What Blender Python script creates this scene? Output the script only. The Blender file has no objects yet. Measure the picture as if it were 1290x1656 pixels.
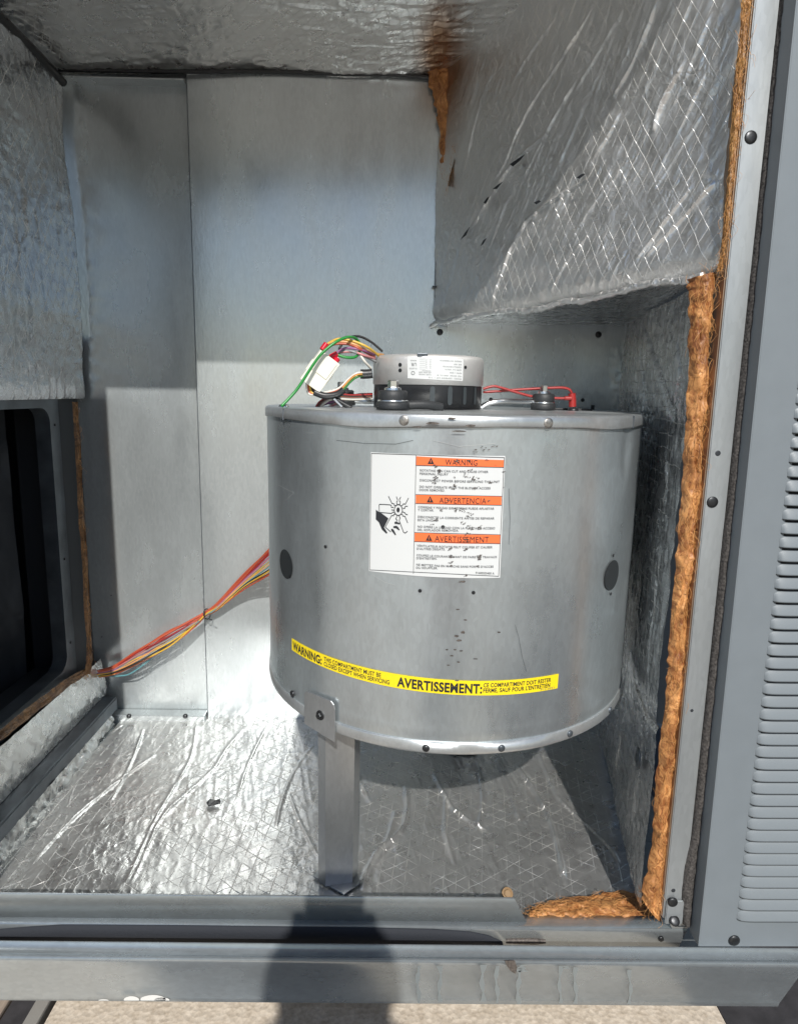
import bpy, bmesh, math, random
import numpy as np
from mathutils import Vector, Matrix
random.seed(7)
C = bpy.context.scene.collection
R_ = math.radians

# ------------------------------------------------------------------ camera
CX, CD, CZ, YAW, PITCH, ROLL, FPX, OY = 0.1642, 1.37, 0.7778, 0.0124, 0.1660, 0.0202, 997.6, -25.5
ca, sa, cp, sp, cr, sr = math.cos(YAW), math.sin(YAW), math.cos(PITCH), math.sin(PITCH), math.cos(ROLL), math.sin(ROLL)
def _w(rx, up, k):                       # camera axes expressed in the world
    yy = cp*k + sp*up; zz = -sp*k + cp*up
    return Vector((ca*rx + sa*yy, -sa*rx + ca*yy, zz))
vr, vu, vf = _w(cr, sr, 0), _w(-sr, cr, 0), _w(0, 0, 1)
CAM = Vector((CX, -CD, CZ))
cam_d = bpy.data.cameras.new('camera'); cam = bpy.data.objects.new('camera', cam_d); C.objects.link(cam)
cam.matrix_world = Matrix(((vr.x, vu.x, -vf.x, CX), (vr.y, vu.y, -vf.y, -CD), (vr.z, vu.z, -vf.z, CZ), (0, 0, 0, 1)))
cam_d.sensor_fit = 'VERTICAL'; cam_d.sensor_height = 36; cam_d.lens = FPX/1656*36
cam_d.shift_y = OY/1656; cam_d.clip_start = 0.004; cam_d.clip_end = 2000
sc = bpy.context.scene; sc.camera = cam

# ------------------------------------------------------------------ sky, sun, exposure
SUN = Vector((-0.04, 1.0, -0.83)).normalized()
el = math.asin(-SUN.z)
w = bpy.data.worlds.new('World'); sc.world = w; w.use_nodes = True
nt = w.node_tree; sky = nt.nodes.new('ShaderNodeTexSky'); sky.sky_type = 'NISHITA'; sky.sun_disc = False
sky.sun_elevation = el; sky.sun_rotation = math.pi; sky.altitude = 100; sky.dust_density = .6; sky.ozone_density = 1.2
bg = nt.nodes['Background']; bg.inputs['Strength'].default_value = 0.09
nt.links.new(sky.outputs[0], bg.inputs[0])
sl = bpy.data.lights.new('sun', 'SUN'); sl.energy = 5.0; sl.angle = R_(0.6); sl.color = (1, .965, .91)
so = bpy.data.objects.new('sun', sl); C.objects.link(so); so.location = (0, -3, 3)
so.rotation_euler = SUN.to_track_quat('-Z', 'Y').to_euler()
sc.view_settings.view_transform = 'Standard'; sc.view_settings.look = 'None'; sc.view_settings.exposure = 0.0
sc.view_settings.gamma = 1
sc.cycles.max_bounces = 10; sc.cycles.glossy_bounces = 8; sc.cycles.sample_clamp_indirect = 2.5
sc.cycles.use_denoising = True

# ------------------------------------------------------------------ helpers
def ray(x, y):
    return vr*((x-645)/FPX) - vu*((y-828-OY)/FPX) + vf
def P(x, y, X=None, Y=None, Z=None, pl=None):          # a measured photo point, placed on a real plane of the cabinet
    d = ray(x, y)
    if pl is not None:
        p0, n = pl; t = (p0-CAM).dot(n)/d.dot(n)
    elif X is not None: t = (X-CAM.x)/d.x
    elif Y is not None: t = (Y-CAM.y)/d.y
    else: t = (Z-CAM.z)/d.z
    return CAM + d*t
DC = (0.2602, -0.33); DR = 0.30; ZT, ZB = 0.754, 0.312
def cyl(x, y, R=DR, c=DC):                             # photo point on the drum wall -> (arc length, z)
    d = ray(x, y); ox, oy = CAM.x-c[0], CAM.y-c[1]
    A = d.x*d.x+d.y*d.y; B = 2*(ox*d.x+oy*d.y); K = ox*ox+oy*oy-R*R
    t = (-B-math.sqrt(max(B*B-4*A*K, 0)))/2/A; p = CAM+d*t
    return math.atan2(p.x-c[0], -(p.y-c[1]))*R, p.z
def cw(s, z, off=0.0, R=DR, c=DC):                     # (arc length, z) -> world
    a = s/R; r = R+off
    return Vector((c[0]+r*math.sin(a), c[1]-r*math.cos(a), z))

def thing(name, label, cat, loc=(0, 0, 0), group=None):
    o = bpy.data.objects.new(name, None); C.objects.link(o); o.location = loc
    o['label'] = label; o['category'] = cat; o.empty_display_size = .02
    if group: o['group'] = group
    return o
def wm(o):
    m = Matrix.Translation(o.location)
    return wm(o.parent) @ o.matrix_parent_inverse @ m if o.parent else m
def attach(o, parent):
    o.parent = parent; o.matrix_parent_inverse = wm(parent).inverted()
def obj(name, me, mat, parent=None, label=None, smooth=True):
    if isinstance(me, bmesh.types.BMesh):
        bm = me; me = bpy.data.meshes.new(name); bmesh.ops.recalc_face_normals(bm, faces=bm.faces[:]); bm.to_mesh(me); bm.free()
    o = bpy.data.objects.new(name, me); C.objects.link(o)
    if mat and not me.materials: me.materials.append(mat)
    if smooth:
        for p in me.polygons: p.use_smooth = True
    if parent: attach(o, parent)
    if label: o['label'] = label
    return o
def tag(o, label, cat, group=None, kind=None):
    if label: o['label'] = label
    if cat: o['category'] = cat
    if group: o['group'] = group
    if kind: o['kind'] = kind
    return o
def mesh(verts, faces, name='m'):
    me = bpy.data.meshes.new(name); me.from_pydata([tuple(v) for v in verts], [], faces); me.update(); return me
def gridmesh(pts, uvs=None, closed=False):             # pts[i][j]
    pts = np.asarray(pts, float); n, m = pts.shape[:2]
    i, j = np.meshgrid(np.arange(n-1), np.arange(m if closed else m-1), indexing='ij')
    j2 = (j+1) % m
    f = np.stack([i*m+j, (i+1)*m+j, (i+1)*m+j2, i*m+j2], -1).reshape(-1, 4)
    me = bpy.data.meshes.new('g'); me.from_pydata(pts.reshape(-1, 3).tolist(), [], f.tolist()); me.update()
    if uvs is not None:
        uv = np.asarray(uvs, float).reshape(-1, 2); l = me.uv_layers.new(name='UVMap')
        idx = np.empty(len(me.loops), int); me.loops.foreach_get('vertex_index', idx)
        l.data.foreach_set('uv', uv[idx].reshape(-1).astype(np.float32))
    return me
def bx(bm, a, b, bevel=0.0):
    lo = [min(a[i], b[i]) for i in range(3)]; hi = [max(a[i], b[i]) for i in range(3)]
    r = bmesh.ops.create_cube(bm, size=1)
    for v in r['verts']:
        v.co = Vector([lo[i]+(v.co[i]+.5)*(hi[i]-lo[i]) for i in range(3)])
    if bevel:
        es = list({e for v in r['verts'] for e in v.link_edges})
        bmesh.ops.bevel(bm, geom=es, offset=bevel, segments=2, affect='EDGES', profile=.6)
def box(name, a, b, mat, parent=None, bevel=0.0, label=None):
    bm = bmesh.new(); bx(bm, a, b, bevel); return obj(name, bm, mat, parent, label, smooth=False)
def extrude_profile(prof, x0, x1, x1b=None, th=None):  # open (y,z) profile swept along X, given thickness
    n = len(prof); vs = []; off = []
    for i, p in enumerate(prof):
        a = Vector(prof[max(i-1, 0)]); b = Vector(prof[min(i+1, n-1)]); t = (b-a).normalized(); off.append(Vector((-t.y, t.x)))
    ring = [Vector(p) for p in prof] + [Vector(p)+o*th for p, o in reversed(list(zip(prof, off)))]
    m = len(ring)
    for k, x in enumerate((x0, x1)):
        for i, p in enumerate(ring):
            xx = x
            if k and x1b is not None:
                zs = [q[1] for q in prof]; t = (max(zs)-p.y)/(max(zs)-min(zs)); xx = x1+(x1b-x1)*t
            vs.append((xx, p.x, p.y))
    fs = [(i, (i+1) % m, m+(i+1) % m, m+i) for i in range(m)] + [tuple(range(m)), tuple(range(m, 2*m))]
    return mesh(vs, fs)
def smooth_path(pts, n=8):
    pts = [Vector(p) for p in pts]; out = []
    for i in range(len(pts)-1):
        p0, p1, p2, p3 = pts[max(i-1, 0)], pts[i], pts[i+1], pts[min(i+2, len(pts)-1)]
        for k in range(n):
            t = k/n
            out.append(.5*((2*p1)+(p2-p0)*t+(2*p0-5*p1+4*p2-p3)*t*t+(3*p1-p0-3*p2+p3)*t**3))
    out.append(pts[-1]); return out
def tube_data(path, r, k=8, cap=True):
    vs, fs = [], []; n = len(path); up = Vector((0, 0, 1)); prev = None
    for i, p in enumerate(path):
        t = (path[min(i+1, n-1)]-path[max(i-1, 0)]).normalized()
        a = t.cross(prev if prev else up)
        if a.length < 1e-4: a = t.cross(Vector((1, 0, 0)))
        a.normalize(); b = a.cross(t).normalized(); prev = b
        rr = r[i] if isinstance(r, (list, tuple)) else r
        for j in range(k):
            an = 2*math.pi*j/k; vs.append(p+(a*math.cos(an)+b*math.sin(an))*rr)
    for i in range(n-1):
        for j in range(k):
            j2 = (j+1) % k; fs.append((i*k+j, i*k+j2, (i+1)*k+j2, (i+1)*k+j))
    if cap: fs += [tuple(range(k)), tuple(range((n-1)*k, n*k))]
    return vs, fs
def tube(name, pts, r, mat, parent=None, k=8, n=8, label=None):
    path = smooth_path(pts, n) if n else [Vector(p) for p in pts]
    return obj(name, mesh(*tube_data(path, r, k)), mat, parent, label)
def lathe(prof, c, seg=96, z0=0, a0=0, a1=2*math.pi):
    closed = abs(a1-a0-2*math.pi) < 1e-6
    g = []
    for (r, z) in prof:
        g.append([(c[0]+r*math.sin(a0+(a1-a0)*j/seg), c[1]-r*math.cos(a0+(a1-a0)*j/seg), z0+z) for j in range(seg if closed else seg+1)])
    return gridmesh(g, closed=closed)
def disc(name, c, nrm, r, h, mat, parent, seg=16, dome=0.0, slot=None, label=None):
    q = Vector(nrm).normalized(); M = q.to_track_quat('Z', 'Y').to_matrix(); bm = bmesh.new()
    prof = [(r*1.0, -.001), (r, h*.5), (r*.86, h), (r*.45, h+dome*.8), (.0001, h+dome)]
    rings = [[bm.verts.new(Vector(c)+M @ Vector((a*math.cos(2*math.pi*j/seg), a*math.sin(2*math.pi*j/seg), b))) for j in range(seg)] for a, b in prof]
    for i in range(len(rings)-1):
        for j in range(seg): bm.faces.new((rings[i][j], rings[i][(j+1) % seg], rings[i+1][(j+1) % seg], rings[i+1][j]))
    return obj(name, bm, mat, parent, label)
def hexbolt(name, c, nrm, r, h, mat, parent, washer=True, rot=0.3):
    q = Vector(nrm).normalized(); M = q.to_track_quat('Z', 'Y').to_matrix(); bm = bmesh.new()
    def ring(rr, z, n, ph=0): return [bm.verts.new(Vector(c)+M @ Vector((rr*math.cos(ph+2*math.pi*j/n), rr*math.sin(ph+2*math.pi*j/n), z))) for j in range(n)]
    def br(a, b):
        n = len(a)
        for j in range(n): bm.faces.new((a[j], a[(j+1) % n], b[(j+1) % n], b[j]))
    z = 0
    if washer:
        a, b, d = ring(r*1.55, 0, 24), ring(r*1.5, h*.22, 24), ring(r*.9, h*.34, 24); br(a, b); br(b, d); z = h*.2
    a, b, d = ring(r, z, 6, rot), ring(r, h*.92, 6, rot), ring(r*.86, h, 6, rot); br(a, b); br(b, d); bm.faces.new(d)
    return obj(name, bm, mat, parent, smooth=False)

# value noise, vectorised
def vnoise(x, y, seed=0):
    x = np.asarray(x, float); y = np.asarray(y, float)
    xi = np.floor(x).astype(np.int64); yi = np.floor(y).astype(np.int64); fx = x-xi; fy = y-yi
    fx = fx*fx*(3-2*fx); fy = fy*fy*(3-2*fy)
    def h(a, b):
        n = (a*374761393 + b*668265263 + seed*1442695041) & 0xffffffff
        n = ((n ^ (n >> 13))*1274126177) & 0xffffffff
        return ((n ^ (n >> 16)) & 0xffff)/32767.5-1
    return (h(xi, yi)*(1-fx)+h(xi+1, yi)*fx)*(1-fy)+(h(xi, yi+1)*(1-fx)+h(xi+1, yi+1)*fx)*fy
def ridged(x, y, seed, o=3):
    s = 0; a = 1.0
    for k in range(o): s = s+a*(1-2*np.abs(vnoise(x*2**k, y*2**k, seed+k))); a *= .5
    return s

# ------------------------------------------------------------------ materials
def newmat(name):
    m = bpy.data.materials.new(name); m.use_nodes = True; nt = m.node_tree
    return m, nt, nt.nodes['Principled BSDF']
def N(nt, t, **k):
    n = nt.nodes.new('ShaderNode'+t)
    for a, b in k.items(): setattr(n, a, b)
    return n
def L(nt, a, b): nt.links.new(a, b)
def plain(name, col, rough=.5, metal=0.0, bump=0.0, bscale=400, var=0.0, vscale=60, spec=.5):
    m, nt, b = newmat(name); b.inputs['Base Color'].default_value = (*col, 1); b.inputs['Roughness'].default_value = rough
    b.inputs['Metallic'].default_value = metal; b.inputs['Specular IOR Level'].default_value = spec
    tc = N(nt, 'TexCoord')
    if bump:
        n = N(nt, 'TexNoise'); n.inputs['Scale'].default_value = bscale; n.inputs['Detail'].default_value = 4
        bp = N(nt, 'Bump'); bp.inputs['Strength'].default_value = bump; bp.inputs['Distance'].default_value = .001
        L(nt, tc.outputs['Object'], n.inputs['Vector']); L(nt, n.outputs[0], bp.inputs['Height']); L(nt, bp.outputs[0], b.inputs['Normal'])
    if var:
        n = N(nt, 'TexNoise'); n.inputs['Scale'].default_value = vscale; n.inputs['Detail'].default_value = 5
        r = N(nt, 'ValToRGB'); r.color_ramp.elements[0].position = .3; r.color_ramp.elements[1].position = .7
        r.color_ramp.elements[0].color = (*[c*(1-var) for c in col], 1); r.color_ramp.elements[1].color = (*[min(1, c*(1+var)) for c in col], 1)
        L(nt, tc.outputs['Object'], n.inputs['Vector']); L(nt, n.outputs[0], r.inputs[0]); L(nt, r.outputs[0], b.inputs['Base Color'])
    return m
def galv(name, col=(.56, .585, .59), metal=.8, rough=.38, stretch=(1, 1, 1), mottling=.10, bump=.12, bscale=260, dirt=0.0, dirtcol=(.30, .22, .15), wave=0.0):
    m, nt, b = newmat(name); tc = N(nt, 'TexCoord'); mp = N(nt, 'Mapping'); mp.inputs['Scale'].default_value = stretch
    L(nt, tc.outputs['Object'], mp.inputs[0])
    n1 = N(nt, 'TexNoise'); n1.inputs['Scale'].default_value = 9; n1.inputs['Detail'].default_value = 6; n1.inputs['Roughness'].default_value = .6
    n2 = N(nt, 'TexNoise'); n2.inputs['Scale'].default_value = bscale; n2.inputs['Detail'].default_value = 3
    v = N(nt, 'TexVoronoi'); v.inputs['Scale'].default_value = 260; v.feature = 'F1'
    for q in (n1, n2, v): L(nt, mp.outputs[0], q.inputs['Vector'])
    r = N(nt, 'ValToRGB'); e = r.color_ramp.elements; e[0].position = .32; e[1].position = .68
    e[0].color = (*[c*(1-mottling) for c in col], 1); e[1].color = (*[min(1, c*(1+mottling)) for c in col], 1)
    L(nt, n1.outputs[0], r.inputs[0])
    mx = N(nt, 'MixRGB'); mx.blend_type = 'MULTIPLY'; mx.inputs[0].default_value = .11
    L(nt, r.outputs[0], mx.inputs[1]); bw = N(nt, 'RGBToBW'); L(nt, v.outputs['Color'], bw.inputs[0]); L(nt, bw.outputs[0], mx.inputs[2])
    last = mx.outputs[0]
    if dirt:
        nd = N(nt, 'TexNoise'); nd.inputs['Scale'].default_value = 16; nd.inputs['Detail'].default_value = 8; nd.inputs['Roughness'].default_value = .7
        L(nt, mp.outputs[0], nd.inputs['Vector'])
        rd = N(nt, 'ValToRGB'); rd.color_ramp.elements[0].position = .5; rd.color_ramp.elements[1].position = .72
        L(nt, nd.outputs[0], rd.inputs[0]); ml = N(nt, 'Math', operation='MULTIPLY'); ml.inputs[1].default_value = dirt
        L(nt, rd.outputs[0], ml.inputs[0]); m2 = N(nt, 'MixRGB'); L(nt, ml.outputs[0], m2.inputs[0]); L(nt, last, m2.inputs[1])
        m2.inputs[2].default_value = (*dirtcol, 1); last = m2.outputs[0]
    L(nt, last, b.inputs['Base Color'])
    mr = N(nt, 'MapRange'); mr.inputs['From Min'].default_value = .3; mr.inputs['From Max'].default_value = .7
    mr.inputs['To Min'].default_value = rough-.07; mr.inputs['To Max'].default_value = rough+.08
    L(nt, n1.outputs[0], mr.inputs['Value']); L(nt, mr.outputs[0], b.inputs['Roughness'])
    bp = N(nt, 'Bump'); bp.inputs['Strength'].default_value = bump; bp.inputs['Distance'].default_value = .0006
    L(nt, n2.outputs[0], bp.inputs['Height']); nrm = bp.outputs[0]
    if wave:
        n3 = N(nt, 'TexNoise'); n3.inputs['Scale'].default_value = 14; n3.inputs['Detail'].default_value = 2; L(nt, mp.outputs[0], n3.inputs['Vector'])
        b3 = N(nt, 'Bump'); b3.inputs['Strength'].default_value = wave; b3.inputs['Distance'].default_value = .004
        L(nt, n3.outputs[0], b3.inputs['Height']); L(nt, nrm, b3.inputs['Normal']); nrm = b3.outputs[0]
    L(nt, nrm, b.inputs['Normal']); b.inputs['Metallic'].default_value = metal
    return m
def foilmat(name, angs=(30, -30, 90), spacing=.0235, col=(.78, .785, .78), rough=.27, metal=.92, crumple=.55, line=.75, cs=38, stain=None, lw=.045, thread=.25, even=.32):
    m, nt, b = newmat(name); uv = N(nt, 'UVMap'); uv.uv_map = 'UVMap'
    sep = N(nt, 'SeparateXYZ'); L(nt, uv.outputs[0], sep.inputs[0])
    wn = N(nt, 'TexNoise'); wn.inputs['Scale'].default_value = 14; wn.inputs['Detail'].default_value = 2; L(nt, uv.outputs[0], wn.inputs['Vector'])
    wo = N(nt, 'Math', operation='MULTIPLY'); wo.inputs[1].default_value = .012; L(nt, wn.outputs[0], wo.inputs[0])
    tot = None
    for k, a in enumerate(angs):
        mu = N(nt, 'Math', operation='MULTIPLY'); mu.inputs[1].default_value = math.cos(R_(a))/spacing; L(nt, sep.outputs[0], mu.inputs[0])
        ad0 = N(nt, 'Math', operation='ADD'); L(nt, sep.outputs[1], ad0.inputs[0]); L(nt, wo.outputs[0], ad0.inputs[1])
        mv = N(nt, 'Math', operation='MULTIPLY_ADD'); mv.inputs[1].default_value = math.sin(R_(a))/spacing
        L(nt, ad0.outputs[0], mv.inputs[0]); L(nt, mu.outputs[0], mv.inputs[2])
        fr = N(nt, 'Math', operation='PINGPONG'); fr.inputs[1].default_value = .5; L(nt, mv.outputs[0], fr.inputs[0])
        g = N(nt, 'MapRange'); g.interpolation_type = 'SMOOTHSTEP'; g.inputs['From Min'].default_value = 0; g.inputs['From Max'].default_value = lw
        g.inputs['To Min'].default_value = 1; g.inputs['To Max'].default_value = 0; L(nt, fr.outputs[0], g.inputs['Value'])
        if tot is None: tot = g.outputs[0]
        else:
            mxn = N(nt, 'Math', operation='MAXIMUM'); L(nt, tot, mxn.inputs[0]); L(nt, g.outputs[0], mxn.inputs[1]); tot = mxn.outputs[0]
    # scrim threads show unevenly
    un = N(nt, 'TexNoise'); un.inputs['Scale'].default_value = 22; un.inputs['Detail'].default_value = 3; L(nt, uv.outputs[0], un.inputs['Vector'])
    ur = N(nt, 'MapRange'); ur.inputs['From Min'].default_value = even; ur.inputs['From Max'].default_value = .6; L(nt, un.outputs[0], ur.inputs['Value'])
    lm = N(nt, 'Math', operation='MULTIPLY'); L(nt, tot, lm.inputs[0]); L(nt, ur.outputs[0], lm.inputs[1])
    # crumple: stretched voronoi + noise
    v = N(nt, 'TexVoronoi'); v.feature = 'DISTANCE_TO_EDGE'; v.inputs['Scale'].default_value = cs
    dn = N(nt, 'TexNoise'); dn.inputs['Scale'].default_value = 30; dn.inputs['Detail'].default_value = 3; L(nt, uv.outputs[0], dn.inputs['Vector'])
    dm = N(nt, 'MixRGB'); dm.inputs[0].default_value = .045; L(nt, uv.outputs[0], dm.inputs[1]); L(nt, dn.outputs['Color'], dm.inputs[2]); L(nt, dm.outputs[0], v.inputs['Vector'])
    v2 = N(nt, 'TexVoronoi'); v2.feature = 'DISTANCE_TO_EDGE'; v2.inputs['Scale'].default_value = cs*2.7; L(nt, dm.outputs[0], v2.inputs['Vector'])
    va = N(nt, 'Math', operation='MULTIPLY_ADD'); va.inputs[1].default_value = .38; L(nt, v2.outputs['Distance'], va.inputs[0]); L(nt, v.outputs['Distance'], va.inputs[2])
    pm_ = N(nt, 'TexNoise'); pm_.inputs['Scale'].default_value = 7; pm_.inputs['Detail'].default_value = 2; L(nt, uv.outputs[0], pm_.inputs['Vector'])
    pr_ = N(nt, 'MapRange'); pr_.inputs['From Min'].default_value = .38; pr_.inputs['From Max'].default_value = .62; pr_.inputs['To Min'].default_value = .15; L(nt, pm_.outputs[0], pr_.inputs['Value'])
    vm = N(nt, 'Math', operation='MULTIPLY'); L(nt, va.outputs[0], vm.inputs[0]); L(nt, pr_.outputs[0], vm.inputs[1])
    n2 = N(nt, 'TexNoise'); n2.inputs['Scale'].default_value = 120; n2.inputs['Detail'].default_value = 5; n2.inputs['Roughness'].default_value = .65; L(nt, uv.outputs[0], n2.inputs['Vector'])
    n3 = N(nt, 'TexNoise'); n3.inputs['Scale'].default_value = 30; n3.inputs['Detail'].default_value = 4; L(nt, uv.outputs[0], n3.inputs['Vector'])
    b1 = N(nt, 'Bump'); b1.inputs['Strength'].default_value = crumple*.6; b1.inputs['Distance'].default_value = .0016; L(nt, n3.outputs[0], b1.inputs['Height'])
    b2 = N(nt, 'Bump'); b2.inputs['Strength'].default_value = crumple*.35; b2.inputs['Distance'].default_value = .0006; L(nt, n2.outputs[0], b2.inputs['Height']); L(nt, b1.outputs[0], b2.inputs['Normal'])
    b3 = N(nt, 'Bump'); b3.inputs['Strength'].default_value = min(1, crumple*1.3); b3.inputs['Distance'].default_value = .0042; L(nt, vm.outputs[0], b3.inputs['Height']); L(nt, b2.outputs[0], b3.inputs['Normal'])
    b4 = N(nt, 'Bump'); b4.inputs['Strength'].default_value = line; b4.inputs['Distance'].default_value = .0007; L(nt, lm.outputs[0], b4.inputs['Height']); L(nt, b3.outputs[0], b4.inputs['Normal'])
    L(nt, b4.outputs[0], b.inputs['Normal'])
    cm = N(nt, 'MixRGB'); L(nt, lm.outputs[0], cm.inputs[0]); cm.inputs[1].default_value = (*col, 1); cm.inputs[2].default_value = (.86, .85, .80, 1)
    last = cm.outputs[0]
    if stain:                                            # brown heat stain round a fixed spot of the sheet
        g = N(nt, 'NewGeometry'); dist = N(nt, 'VectorMath', operation='DISTANCE'); sc_ = N(nt, 'VectorMath', operation='MULTIPLY')
        sc_.inputs[1].default_value = stain[1]; L(nt, g.outputs['Position'], sc_.inputs[0]); L(nt, sc_.outputs[0], dist.inputs[0])
        dist.inputs[1].default_value = tuple(stain[0][i]*stain[1][i] for i in range(3))
        mr = N(nt, 'MapRange'); mr.inputs['From Min'].default_value = .3; mr.inputs['From Max'].default_value = 1; mr.inputs['To Min'].default_value = .85; mr.inputs['To Max'].default_value = 0
        L(nt, dist.outputs['Value'], mr.inputs['Value']); s = N(nt, 'MixRGB'); L(nt, mr.outputs[0], s.inputs[0]); L(nt, last, s.inputs[1]); s.inputs[2].default_value = (.33, .15, .045, 1); last = s.outputs[0]
    L(nt, last, b.inputs['Base Color'])
    mm = N(nt, 'MapRange'); mm.inputs['To Min'].default_value = metal; mm.inputs['To Max'].default_value = thread; L(nt, lm.outputs[0], mm.inputs['Value']); L(nt, mm.outputs[0], b.inputs['Metallic'])
    rr = N(nt, 'MapRange'); rr.inputs['From Min'].default_value = .35; rr.inputs['From Max'].default_value = .65; rr.inputs['To Min'].default_value = rough-.06; rr.inputs['To Max'].default_value = rough+.08
    L(nt, n3.outputs[0], rr.inputs['Value']); L(nt, rr.outputs[0], b.inputs['Roughness'])
    return m
def fibremat(name, a=(.66, .33, .12), c=(.28, .10, .028), zs_=(1, 1, .16)):
    m, nt, b = newmat(name); tc = N(nt, 'TexCoord')
    n0 = N(nt, 'TexNoise'); n0.inputs['Scale'].default_value = 26; n0.inputs['Detail'].default_value = 3; L(nt, tc.outputs['Object'], n0.inputs['Vector'])
    mx = N(nt, 'MixRGB'); mx.inputs[0].default_value = .09; L(nt, tc.outputs['Object'], mx.inputs[1]); L(nt, n0.outputs['Color'], mx.inputs[2])
    wv = N(nt, 'TexNoise'); wv.inputs['Scale'].default_value = 95; wv.inputs['Detail'].default_value = 5; wv.inputs['Distortion'].default_value = 1.2
    mp = N(nt, 'Mapping'); mp.inputs['Scale'].default_value = zs_; L(nt, mx.outputs[0], mp.inputs[0]); L(nt, mp.outputs[0], wv.inputs['Vector'])
    r = N(nt, 'ValToRGB'); e = r.color_ramp.elements; e[0].position = .36; e[1].position = .64; e[0].color = (*c, 1); e[1].color = (*a, 1)
    L(nt, wv.outputs[0], r.inputs[0])
    lf = N(nt, 'TexNoise'); lf.inputs['Scale'].default_value = 22; lf.inputs['Detail'].default_value = 5; L(nt, tc.outputs['Object'], lf.inputs['Vector'])
    lr = N(nt, 'ValToRGB'); q = lr.color_ramp.elements; q[0].position = .38; q[1].position = .62; q[0].color = (.50, .42, .36, 1); q[1].color = (1.0, 1.0, 1.0, 1); L(nt, lf.outputs[0], lr.inputs[0])
    ml_ = N(nt, 'MixRGB'); ml_.blend_type = 'MULTIPLY'; ml_.inputs[0].default_value = .85; L(nt, r.outputs[0], ml_.inputs[1]); L(nt, lr.outputs[0], ml_.inputs[2]); L(nt, ml_.outputs[0], b.inputs['Base Color'])
    bp = N(nt, 'Bump'); bp.inputs['Strength'].default_value = .7; bp.inputs['Distance'].default_value = .0022; L(nt, wv.outputs[0], bp.inputs['Height']); L(nt, bp.outputs[0], b.inputs['Normal'])
    b.inputs['Roughness'].default_value = .5
    return m
M_back = galv('back_panel_metal', (.565, .61, .62), .66, .24, (1, 1, .35), .07, .22, 210, wave=.05)
M_drum = galv('drum_metal', (.585, .64, .66), .82, .30, (1, 1, .4), .15, .14, 300, dirt=.10, wave=.07)
M_lid = galv('lid_metal', (.55, .575, .58), .75, .36, (1, 1, 1), .14, .15, 240, dirt=.35, dirtcol=(.32, .29, .25))
M_leg = galv('leg_metal', (.52, .54, .55), .85, .32, (1, 1, .4), .08, .08, 300)
M_rail = galv('rail_metal', (.56, .61, .635), .70, .25, (.5, 1, 1), .12, .12, 260, dirt=.10, dirtcol=(.30, .24, .18))
M_sill = galv('sill_metal', (.50, .53, .53), .75, .28, (.4, 1, 1), .10, .10, 260, dirt=.15)
M_jamb = galv('jamb_metal', (.40, .425, .435), .6, .40, (1, 1, .3), .06, .08, 300)
M_jamb_in = galv('jamb_inner_metal', (.40, .30, .22), .55, .45, (1, 1, .3), .2, .1, 260, dirt=.5, dirtcol=(.22, .12, .06))
M_steel = plain('bright_steel', (.72, .73, .73), .22, 1.0, .05)
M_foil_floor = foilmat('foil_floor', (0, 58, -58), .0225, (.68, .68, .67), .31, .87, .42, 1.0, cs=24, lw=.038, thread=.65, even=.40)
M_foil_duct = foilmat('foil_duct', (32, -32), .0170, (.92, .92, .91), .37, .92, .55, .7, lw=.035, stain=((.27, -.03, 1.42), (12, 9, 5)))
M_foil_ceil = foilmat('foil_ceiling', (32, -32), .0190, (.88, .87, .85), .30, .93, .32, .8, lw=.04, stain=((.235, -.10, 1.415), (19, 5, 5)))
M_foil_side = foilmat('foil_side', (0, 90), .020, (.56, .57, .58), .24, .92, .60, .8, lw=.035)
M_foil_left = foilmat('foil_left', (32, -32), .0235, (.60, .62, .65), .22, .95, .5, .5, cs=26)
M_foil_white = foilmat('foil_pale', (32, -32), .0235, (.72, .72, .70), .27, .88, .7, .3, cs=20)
M_fibre = fibremat('glass_fibre'); M_fibre_h = fibremat('glass_fibre_flat', zs_=(.16, 1, 1)); M_fibre2 = fibremat('glass_fibre_pale', (.58, .34, .12), (.30, .14, .04)); M_fibre_d = fibremat('glass_fibre_dirty', (.33, .17, .06), (.10, .05, .02))
M_strand = plain('fibre_strands', (.60, .30, .10), .5)
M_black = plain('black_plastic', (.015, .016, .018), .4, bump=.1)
M_rubber = plain('rubber', (.022, .024, .026), .55, bump=.2)
M_foam = plain('black_foam', (.055, .05, .047), .9, bump=1.0, bscale=330, var=.75, vscale=330)
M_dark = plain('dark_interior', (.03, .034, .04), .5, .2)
M_darkmetal = plain('dark_metal', (.10, .115, .13), .4, .6, .1, 200, .3, 20)
M_screw = plain('dark_screw', (.055, .057, .06), .38, .8, .1)
M_screw_l = plain('zinc_screw', (.42, .40, .37), .4, .9, .2, 300, .4, 300)
M_paint = plain('grey_paint', (.165, .188, .205), .42, .0, .12, 900, .03, 30)
M_paper = plain('sticker_paper', (.62, .635, .63), .38); M_orange = plain('orange_print', (.85, .17, .05), .4); M_ink = plain('black_ink', (.02, .022, .026), .45)
M_ink_g = plain('grey_ink', (.12, .125, .13), .5); M_yellow = plain('yellow_tape', (.85, .66, .015), .33)
M_scuff = plain('scuff_grime', (.10, .085, .075), .6, .2, .3, 500, .6, 300)
M_motor = plain('cast_motor_silver', (.70, .69, .67), .40, .6, .5, 900, .06, 60)
M_white = plain('white_nylon', (.78, .76, .66), .4)
M_sleeve = plain('red_sleeve', (.50, .012, .03), .12)
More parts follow.
